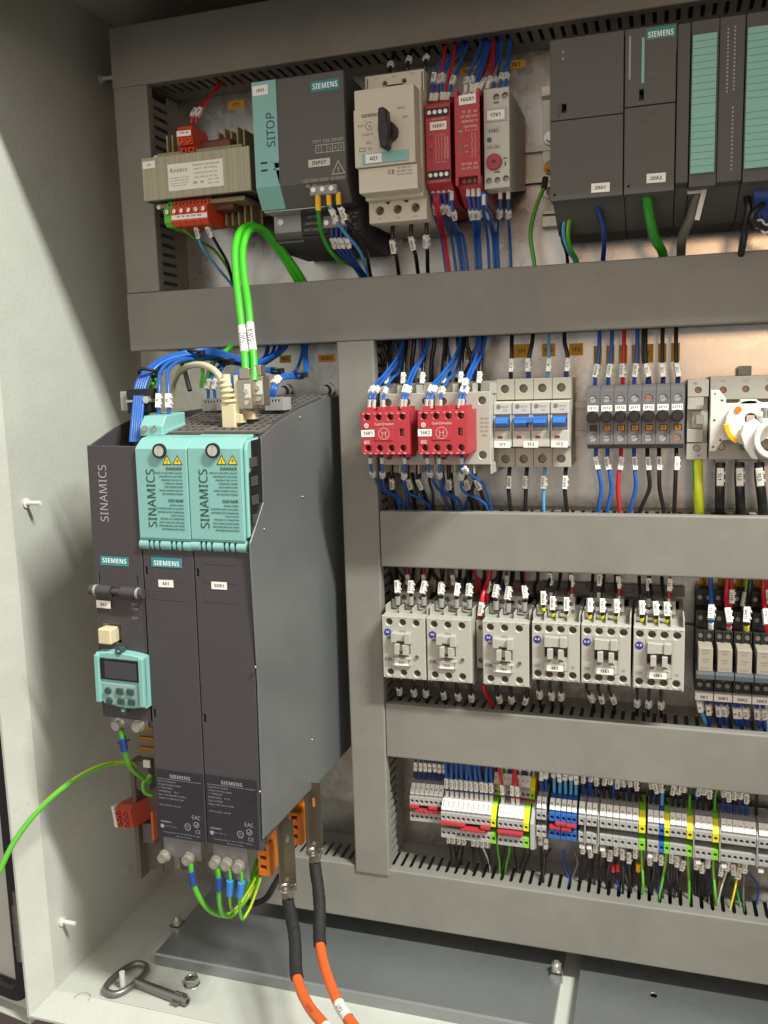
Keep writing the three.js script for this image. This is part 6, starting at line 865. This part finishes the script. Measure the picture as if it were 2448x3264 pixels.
[[165, 460, '08044', 240, 100], [262, 520, '08046', 340, 110], [400, 530, '08048', 440, 110], [635, 540, '10011', 670, 110], [765, 545, '10013', 780, 120], [905, 550, '10016', 900, 120], [1165, 570, '14011', 1140, 130], [1310, 580, '14013', 1245, 135], [1425, 585, '14016', 1370, 140]].forEach(([x, y, t, u, v], i) => W(`above the ${ORD[i % 3]} pole of small contactor ${['9K2', '11K1', '15K1'][Math.floor(i / 3)]}`, 'black', ZH, [[x + 4, y + 20, .064], [x + 2, y - 60, .065], [x, y - 150, .064], [x + (u - x) * .7, (y + v) / 2 - 90, .05], [u, v - 10, .04]], 'D3b', { r: 1.7, tags: [[.2, t, 1.2]], sleeves: [[.045, M.yellow, 3.4, 2.2]] }));
[[245, 330, '08031', 240, 100], [455, 350, 'L0', 455, 110], [730, 330, '10031', 740, 120], [935, 370, 'L0', 930, 120], [1240, 400, '14021', 1235, 140], [1440, 400, 'L0', 1455, 140]].forEach(([x, y, t, u, v], i) => W('behind the small contactors', i % 2 ? 'red' : 'black', ZH, [[x, y + 40, .046], [x, y - 40, .046], [u, v, .042]], 'D3b', { r: 1.5, tags: [[.42, t, 1.1]], sleeves: [[.1, M.tag, 8, 1.9]] }));
// third row: below
[[225, 1160, 240], [365, 1175, 400], [500, 1180, 510], [665, 1200, 690], [815, 1215, 850], [955, 1225, 975], [1225, 1235, 1265], [1365, 1240, 1385], [1535, 1250, 1500]].forEach(([x, y, u], i) => W(`below the ${ORD[i % 3]} pole of large contactor ${['7K1', '7K3', '7K4'][Math.floor(i / 3)]}`, 'black', ZG, [[x, y - 30, .058], [x, y + 55, .058], [x * .4 + u * .6, y + 130, .05], [u, 1390 + (x / 1600) * 60, .04]], 'D4t', { r: 1.9, tags: [[.4, ['07001', '07002', '07003'][i % 3], 1.1]] }));
W('', 'red', ZG, [[1085, 1215, .05], [1100, 1290, .05], [1140, 1360, .045], [1190, 1440, .04]], 'D4t', { label: 'red wire dropping between contactors 7K3 and 7K4', r: 2.2 });
[[115, 1170, 135], [235, 1185, 260], [345, 1190, 350], [605, 1205, 680], [725, 1215, 770], [835, 1220, 890], [1120, 1255, 1118], [1240, 1265, 1235], [1360, 1275, 1365]].forEach(([x, y, u], i) => W(`below the ${ORD[i % 3]} pole of small contactor ${['9K2', '11K1', '15K1'][Math.floor(i / 3)]}`, 'black', ZH, [[x, y - 30, .06], [x, y + 55, .06], [x * .3 + u * .7, y + 150, .052], [u, 1420 + (x / 1600) * 60, .04]], 'D4t', { r: 1.5, tags: [[.36, ['08001', '08002', '08003', '10001', '10002', '10003', '14012', '14014', '14018'][i], 1.1]] }));
// looser wires crossing behind the devices
for (let i = 0; i < 16; i++) { const x = 120 + i * 98, k = ['black', 'black', 'dkblue', 'black', 'red'][i % 5]; W('crossing behind the row of contactors', k, ZG, [[x + rr(-30, 30), 380 + i * 12, .018], [x + rr(-40, 40), 250 + i * 9, .022], [x + rr(-60, 60), 130 + i * 6, .026], [x + rr(-50, 50), 60 + i * 6, .03]], 'D3b', { r: rr(1.3, 2) }); }
for (let i = 0; i < 12; i++) { const x = 700 + i * 95; W('crowded behind the red contactors', ['black', 'black', 'dkblue'][i % 3], ZQ, [[x, 690, .03], [x + rr(-25, 25), 520, .034], [x + rr(-40, 60), 330, .036], [x + rr(-20, 70), 170, .036]], 'D2b', { r: rr(1.6, 2.4), tags: i % 4 === 1 ? [[.3, '2L' + (i % 3 + 1)]] : [] }); }
for (let i = 0; i < 10; i++) { const x = 720 + i * 110; W('crossing below the red contactors', ['dkblue', 'black'][i % 2], ZQ, [[x, 1500, .03], [x + rr(-20, 40), 1640, .034], [x + rr(0, 90), 1780, .036], [x + rr(20, 130), 1900, .036]], 'D3t', { r: rr(1.4, 2) }); }
for (let i = 0; i < 20; i++) { const x = 60 + i * 80, y = 40 + (x * .1275); W('crossing behind the terminal strip', ['dkblue', 'black', 'blue', 'black'][i % 4], ZL, [[x + rr(-20, 20), y + 130, .016], [x + rr(-30, 30), y + 60, .02], [x + rr(-30, 30), y - 10, .026]], 'D4b', { r: rr(1.1, 1.6) }); }
for (let i = 0; i < 18; i++) { const x = 120 + i * 84, y = 560 + (x * .13); W('crossing below the terminal strip', ['black', 'dkblue', 'grey', 'black'][i % 4], ZL, [[x + rr(-20, 20), y - 80, .02], [x + rr(-40, 40), y, .024], [x + rr(-60, 60), y + 120, .03]], 'D5t', { r: rr(1, 1.5) }); }
// relays
W('', 'blue', ZI, [[600, 800, .05], [605, 620, .055], [612, 480, .05], [608, 250, .04], [598, 90, .036]], 'D3b', { label: 'blue wire marked 10 6 above relay socket 9K1', r: 2.1, tags: [[.26, '10 6', 1.3]], sleeves: [[.08, M.whiteP, 8, 2.5]] });
W('', 'red', ZI, [[855, 800, .05], [862, 680, .055], [840, 520, .05], [815, 300, .04], [835, 100, .036]], 'D3b', { label: 'bright red wire marked 07012 above relay socket 30K1', r: 2.1, tags: [[.22, '07012', 1.3]], sleeves: [[.04, M.greyL, 7, 2.4]] });
W('', 'red', ZI, [[880, 560, .036], [890, 410, .038], [893, 250, .036], [890, 100, .036]], 'D3b', { label: 'red wire marked L110 behind relay socket 30K1', r: 2, tags: [[.3, 'L110', 1.2]] });
W('', 'black', ZI, [[1100, 820, .05], [1108, 660, .055], [1120, 480, .05], [1140, 300, .04], [1160, 100, .036]], 'D3b', { label: 'dark wire marked 08013 above relay socket 30K2', r: 2.4, tags: [[.24, '08013', 1.3]], sleeves: [[.06, M.yellow, 9, 2.6]] });
W('', 'gy', ZI, [[1060, 560, .036], [1068, 440, .038], [1100, 250, .036], [1110, 100, .036]], 'D3b', { label: 'dark green wire marked 08012 behind relay socket 30K2', r: 1.6, tags: [[.26, '08012', 1.2]] });
W('', 'red', ZI, [[1385, 820, .05], [1382, 680, .055], [1365, 500, .05], [1345, 300, .04], [1345, 110, .036]], 'D3b', { label: 'bright red wire marked 09031 above relay socket 30K3', r: 2.2, tags: [[.22, '09031', 1.3]] });
W('', 'red', ZI, [[1400, 560, .036], [1405, 400, .038], [1390, 250, .036], [1385, 110, .036]], 'D3b', { label: 'red wire marked L110 behind relay socket 30K3', r: 2, tags: [[.3, 'L110', 1.2]] });
W('', 'lblue', ZI, [[440, 1720, .056], [440, 1800, .056], [465, 1930, .05], [530, 2110, .042]], 'D4t', { label: 'light blue wire below relay socket 9K1', r: 2, tags: [[.2, 'N', 1.2]] });
[[550, 1740, 'M'], [700, 1760, '30A6'], [790, 1760, '3110'], [940, 1790, 'M'], [990, 1790, '30A8'], [1085, 1790, '3110'], [1245, 1800, '30A6'], [1330, 1800, '3110']].forEach(([x, y, t]) => W('below the relay sockets', 'dkblue', ZI, [[x, y - 20, .05], [x + 8, y + 90, .05], [x + 18, y + 200, .046], [x + 40, 2130 + (x - 400) * .08, .042]], 'D4t', { r: 1.9, tags: [[.28, t, 1.2]] }));
// terminal strip, above
const tags9 = ['02010', '02011', '02013', '02014', '02015', '02016', '10012', '10014', '10016', '11043', '11033', '11043', '11008'];
T.back.forEach((p, i) => stub('above the left end terminals', 'dkblue', Object.assign(V(p.x, p.y + .017, .026), { d: p.d }), 1, 'D4b', i < 3 ? 'L+' : 'M', { t: 14, k: .95 }));
T.front.forEach((p, i) => { if (i < 10) stub('above the raised terminals marked 24VDC', 'blue', Object.assign(V(p.x + .0005, p.y + .016, .043), { d: p.d }), 1, 'D4b', '24vDC', { t: 14, sl: M.tag, r: 1.7, bow: .004 }); else if (i === 11 || i === 13 || i === 14) stub('above the raised terminals marked L110', 'red', Object.assign(V(p.x, p.y + .016, .043), { d: p.d }), 1, 'D4b', 'L110', { t: 14, sl: M.tag, r: 1.7, bow: .004 }); });
T.rear.forEach((p, i) => stub('above the shaded terminal group', i % 3 ? 'lgrey' : 'dkblue', Object.assign(V(p.x, p.y + .015, .022), { d: p.d }), 1, 'D4b', i % 2 ? 'PE' : 'L1', { t: 9, k: .9 }));
T.main.forEach((p, i) => { if (i > 33) return; const pe = p.k === 'pe', k = pe ? 'gy' : i < 2 ? 'blue' : i < 7 || i === 19 ? 'lblue' : i < 10 || i > 28 ? 'dkblue' : 'black'; if (i === 16 || i === 20) return; stub('above the main terminal strip', k, Object.assign(V(p.x, p.y + .017, .028), { d: p.d }), 1, 'D4b', pe ? null : i < 2 ? 'L+' : i < 7 ? 'N' : tags9[i % 13], { t: 17 + (i % 3) * 2, r: k === 'lblue' ? 1.8 : 1.3, k: 1.05 }); });
// terminal strip, below
T.front.forEach((p, i) => { if (i % 5 === 4) return; const k = i === 7 ? 'white' : i === 9 ? 'grey' : i === 10 || i === 12 ? 'gy' : 'black'; stub('below the raised terminals', k, Object.assign(V(p.x, p.y - .026, .036), { d: p.d }), -1, 'D5t', i < 10 ? '24vDC' : null, { t: 10, r: i === 7 ? 1 : 1.1, dx: i === 7 ? 8 : rr(-7, 7) }); });
T.main.forEach((p, i) => { if (i > 33 || (i > 1 && i < 7)) return; const pe = p.k === 'pe', k = pe ? 'gy' : i > 28 ? ['white', 'green', 'yellow', 'grey', 'pink', 'brown'][i % 6] : 'black'; stub('below the main terminal strip', k, Object.assign(V(p.x, p.y - .024, .032), { d: p.d }), -1, 'D5t', pe ? null : i < 2 ? 'M' : '5X1.' + (i % 9 + 1), { t: 12 + (i % 3) * 3, r: i > 28 ? 1 : 1.3, k: 1.05, dx: rr(-9, 9), bow: rr(-.004, .012) }); });
{ const cs = [[563, 636, 'red'], [598, 632, 'red'], [640, 628, 'navy'], [742, 634, 'yellowO']]; for (const [x, y, m] of cs) { const b = thing('core_sleeve', `small ${m === 'navy' ? 'blue' : m === 'yellowO' ? 'orange' : 'red'} end sleeve on a core under the strip`, 'sleeve', ZL(x, y, .034), m === 'red' ? 'red end sleeves under the strip' : undefined); part(b, 'tube', cylY(0, 0, -4, 4, 2.4, 12), M[m]); } }
for (const x of [343, 395, 488, 826, 1165, 1348, 1608]) { const b = thing('strip_foot', 'small white latch under the terminal strip', 'latch', ZL(x, 473 + (x - 343) * .136, .046), 'white latches under the terminal strip'); part(b, 'clip', bx(-2.4, 2.4, -3, 1, -8, 2, .4), M.whiteP); }
// drive: blue bundle over the control unit
{
  const where = 'in the bundle arching out of the control unit';
  for (let i = 0; i < 9; i++) { const o = (i % 5) * 17, d = Math.floor(i / 5) * .009; W(where, 'blue', ZF, [[85 + o, 760, .228 - d], [95 + o * .95, 640, .222 - d], [112 + o * .9, 470, .21 - d], [130 + o * .95, 330, .2 - d], [200 + o * .9, 225 - o * .1, .19 - d], [330 + o * .6, 140 - o * .05 + i * 3, .175 - d], [520 + o * .3, 90 + i * 6, .155 - d], [700, 82 + i * 9, .135 - d], [880, 140 + i * 6, .11 - d], [1010, 165 + i * 5, .085 - d], [1130, 120 + i * 3, .06 - d * .5], [1180 + i * 6, 60, .045]], 'D2b', { r: 1.75, n: 70 }); }
  [[290, 545, 300, 250, 'N'], [365, 545, 355, 240, 'M']].forEach(([x, y, u, v, t], i) => W('from the teal plug into the bundle', 'blue', ZF, [[x, y + 25, .21], [x, y - 60, .21], [x + (u - x) * .5, y - 200, .205], [u, v, .195], [u + 70, 170, .18], [560, 130 + i * 15, .15], [760, 130, .125], [950, 170, .09], [1120, 110, .05]], 'D2b', { r: 1.75, n: 60, tags: [[.06, t, 1.15]] }));
  W('', 'pn', ZF, [[180, 720, .2], [190, 600, .195], [230, 380, .185], [330, 200, .165], [560, 150, .13], [740, 120, .09]], 'D2b', { label: 'bright green cable half hidden in the blue bundle', r: 2.8, name: 'network_cable', category: 'cable' });
  W('', 'ivory', ZF, [[815, 480, .2], [795, 400, .2], [760, 310, .197], [690, 225, .185], [600, 190, .175], [500, 205, .165], [430, 260, .155], [395, 340, .145], [385, 420, .14]], null, { label: 'ivory patch cable looping over the drive tops', r: 3, name: 'patch_cable', category: 'cable', radial: 12, n: 60 });
  W('from the grey plug behind the patch cable', 'blue', ZF, [[655, 440, .132], [655, 360, .132], [680, 280, .125], [750, 190, .11], [900, 160, .08], [1060, 140, .05]], 'D2b', { r: 1.6, tags: [[.1, 'X22']] });
  W('from the grey plug behind the patch cable', 'blue', ZF, [[705, 440, .132], [700, 350, .132], [735, 250, .125], [790, 180, .11], [920, 170, .08], [1070, 150, .05]], 'D2b', { r: 1.6, tags: [[.1, 'X21']] });
  for (let i = 0; i < 3; i++) W('from the grey plug on the motor module', 'blue', ZF, [[1110 + i * 18, 440, .152], [1120 + i * 14, 370, .152], [1165 + i * 8, 290 + i * 8, .14], [1260, 258 + i * 12, .12], [1340, 270 + i * 8, .1], [1385 - i * 10, 220, .07], [1375 - i * 8, 90, .045]], 'D2b', { r: 1.6, n: 44, tags: i < 2 ? [[.13, 'X21', 1.1]] : [] });
  for (let i = 0; i < 3; i++) W('from the small grey plug into the duct', 'blue', ZF, [[770 + i * 16, 440, .142], [810 + i * 14, 330, .145], [880, 240 + i * 8, .14], [1000, 225 + i * 8, .125], [1130, 220 + i * 9, .1], [1190, 260, .08], [1280, 250, .06], [1340, 120, .04]], 'D2b', { r: 1.6, n: 44 });
  W('', 'green', ZF, [[640, 330, .05], [680, 200, .045], [720, 110, .04]], 'D2b', { label: 'dark green cable behind the blue bundle', r: 3 });
  W('', 'black', ZF, [[520, 380, .06], [490, 270, .055], [450, 120, .045]], 'D2b', { label: 'black cable rising behind the patch cable', r: 2.6 });
  W('', 'gy', ZF, [[600, 360, .05], [612, 260, .05], [600, 120, .042]], 'D2b', { label: 'green and yellow wire rising behind the patch cable', r: 2 });
  const tie = (label, x, y, z, r, rot) => { const t = thing('cable_tie', label, 'cable tie', ZF(x, y, z)); const b = part(t, 'band', new THREE.TorusGeometry(r * mm, .0016, 8, 28), M.black); b.rotation.set(1.2, 0, rot); part(t, 'head', bx(r - 2, r + 4, -2.4, 2.4, -2.4, 2.4, .5), M.black); };
  tie('black cable tie holding the blue bundle above the clamp', 215, 250, .192, 9.5, .5); tie('black cable tie at the crest of the blue bundle', 550, 105, .152, 7, .1); tie('black cable tie where the blue bundle dips to the plate', 770, 165, .125, 6.5, -.3); tie('black cable tie on the blue wires of the motor module', 1312, 265, .11, 6, .1); tie('black cable tie near the second network plug', 1140, 235, .1, 6, -.4);
}
// two green network cables looping over the duct
{
  const loop = (label, pts, text, u) => { const p = pts.map(([rg, x, y, z]) => rg(x, y, z)); p.push(V(p[p.length - 1].x + .004, .088, .03)); const g = wire(label, undefined, 'pn', p, 3.4, { name: 'network_cable', category: 'cable', radial: 14, n: 90 }); const cv = new THREE.CatmullRomCurve3(p.map((q) => q.clone().sub(p[0])), false, 'centripetal'); const a = []; for (let i = 0; i <= 6; i++) a.push(cv.getPointAt(u[0] + (u[1] - u[0]) * i / 6)); part(g, 'label_sleeve', new THREE.TubeGeometry(new THREE.CatmullRomCurve3(a), 12, .0037, 14), M.tag); const m = (u[0] + u[1]) / 2, q = cv.getPointAt(m), d = cv.getTangentAt(m), w = plate(g, text, 5.2, 15, 0, 0, 0, { rot: -1, s: 6.6, name: 'label_text' }); orient(w, q, d, CAM.clone().sub(g.position.clone().add(q)).normalize()); w.translateZ(.004); };
  loop('bright green network cable labelled 5W2 looping over the duct', [[ZF, 932, 330, .2], [ZF, 928, 220, .196], [ZF, 918, 80, .188], [R1, 1050, 1460, .18], [R1, 1035, 1330, .168], [R1, 1018, 1170, .152], [R1, 1018, 1060, .14], [R1, 1045, 990, .126], [R1, 1095, 975, .11], [R1, 1150, 1015, .09], [R1, 1215, 1100, .07], [R1, 1285, 1215, .05]], '5W2', [.1, .2]);
  loop('bright green network cable labelled 5W4 looping over the duct', [[ZF, 990, 310, .195], [ZF, 990, 200, .19], [ZF, 982, 80, .184], [R1, 1085, 1450, .178], [R1, 1073, 1320, .166], [R1, 1052, 1170, .15], [R1, 1050, 1070, .138], [R1, 1075, 1000, .124], [R1, 1120, 985, .108], [R1, 1180, 1030, .088], [R1, 1245, 1115, .068], [R1, 1310, 1212, .05]], '5W4', [.1, .2]);
}
// earth wires at the drives
{
  const lug = (m, r = 3.6) => [[.04, m, 14, r]];
  W('', 'gy', ZM, [[258, 668, .246], [265, 720, .246], [278, 800, .243], [310, 920, .232], [380, 1010, .215], [480, 1070, .195]], null, { label: 'green and yellow earth wire with blue lug under the keypad', r: 2.5, sleeves: [[.16, M.navy, 15, 3.6]] });
  W('', 'gy', ZM, [[490, 1020, .2], [440, 1080, .205], [440, 1150, .21], [495, 1175, .205]], null, { label: 'short green and yellow wire curling behind the drive module', r: 2.3 });
  W('', 'gy', ZM, [[797, 1705, .246], [800, 1760, .246], [815, 1850, .244], [870, 1980, .24], [960, 2080, .232], [1060, 2110, .222], [1140, 2080, .205], [1260, 1930, .17], [1340, 1720, .13]], null, { label: 'green and yellow earth wire from the module marked 4A1', r: 2.4, n: 60, sleeves: [[.09, M.navy, 15, 3.6]] });
  W('', 'gy', ZM, [[1008, 1738, .246], [1012, 1790, .246], [1015, 1880, .244], [1022, 2010, .24], [1050, 2100, .232], [1110, 2110, .22], [1180, 2030, .2], [1250, 1880, .165], [1310, 1680, .13]], null, { label: 'green and yellow earth wire with dark blue lug under module 5DR1', r: 2.4, n: 60, sleeves: [[.1, M.navy, 15, 3.6]] });
  W('', 'gy', ZM, [[1100, 1755, .246], [1103, 1820, .246], [1100, 1900, .244], [1105, 2030, .24], [1130, 2070, .232], [1190, 2000, .21], [1280, 1850, .17], [1360, 1650, .13]], null, { label: 'thin green and yellow earth wire with middle blue lug', r: 1.5, n: 60, sleeves: [[.12, M.sky, 17, 3.4]] });
  W('', 'gy', ZM, [[1190, 1772, .246], [1192, 1840, .246], [1182, 1920, .244], [1175, 2050, .24], [1200, 2140, .232], [1250, 2060, .215], [1310, 1900, .18], [1370, 1700, .14]], null, { label: 'thin green and yellow earth wire with last blue lug', r: 1.5, n: 60, sleeves: [[.12, M.sky, 17, 3.4]] });
  W('', 'gy', R5, [[-60, 950, .3], [0, 810, .285], [60, 690, .27], [150, 570, .25], [260, 465, .228], [380, 385, .205], [480, 350, .185], [570, 350, .165], [600, 380, .15]], null, { label: 'long green and yellow earth wire running to the open door', r: 2.6, n: 70 });
  W('', 'black', ZN, [[1170, 60, .1], [1140, 110, .1], [1100, 170, .095], [1040, 190, .09], [990, 170, .085]], null, { label: 'black cable curling under the motor module', r: 3.4 });
}
scene.traverse((o) => { if (o.isMesh) o.castShadow = o.receiveShadow = true; });
renderer.render(scene, camera);
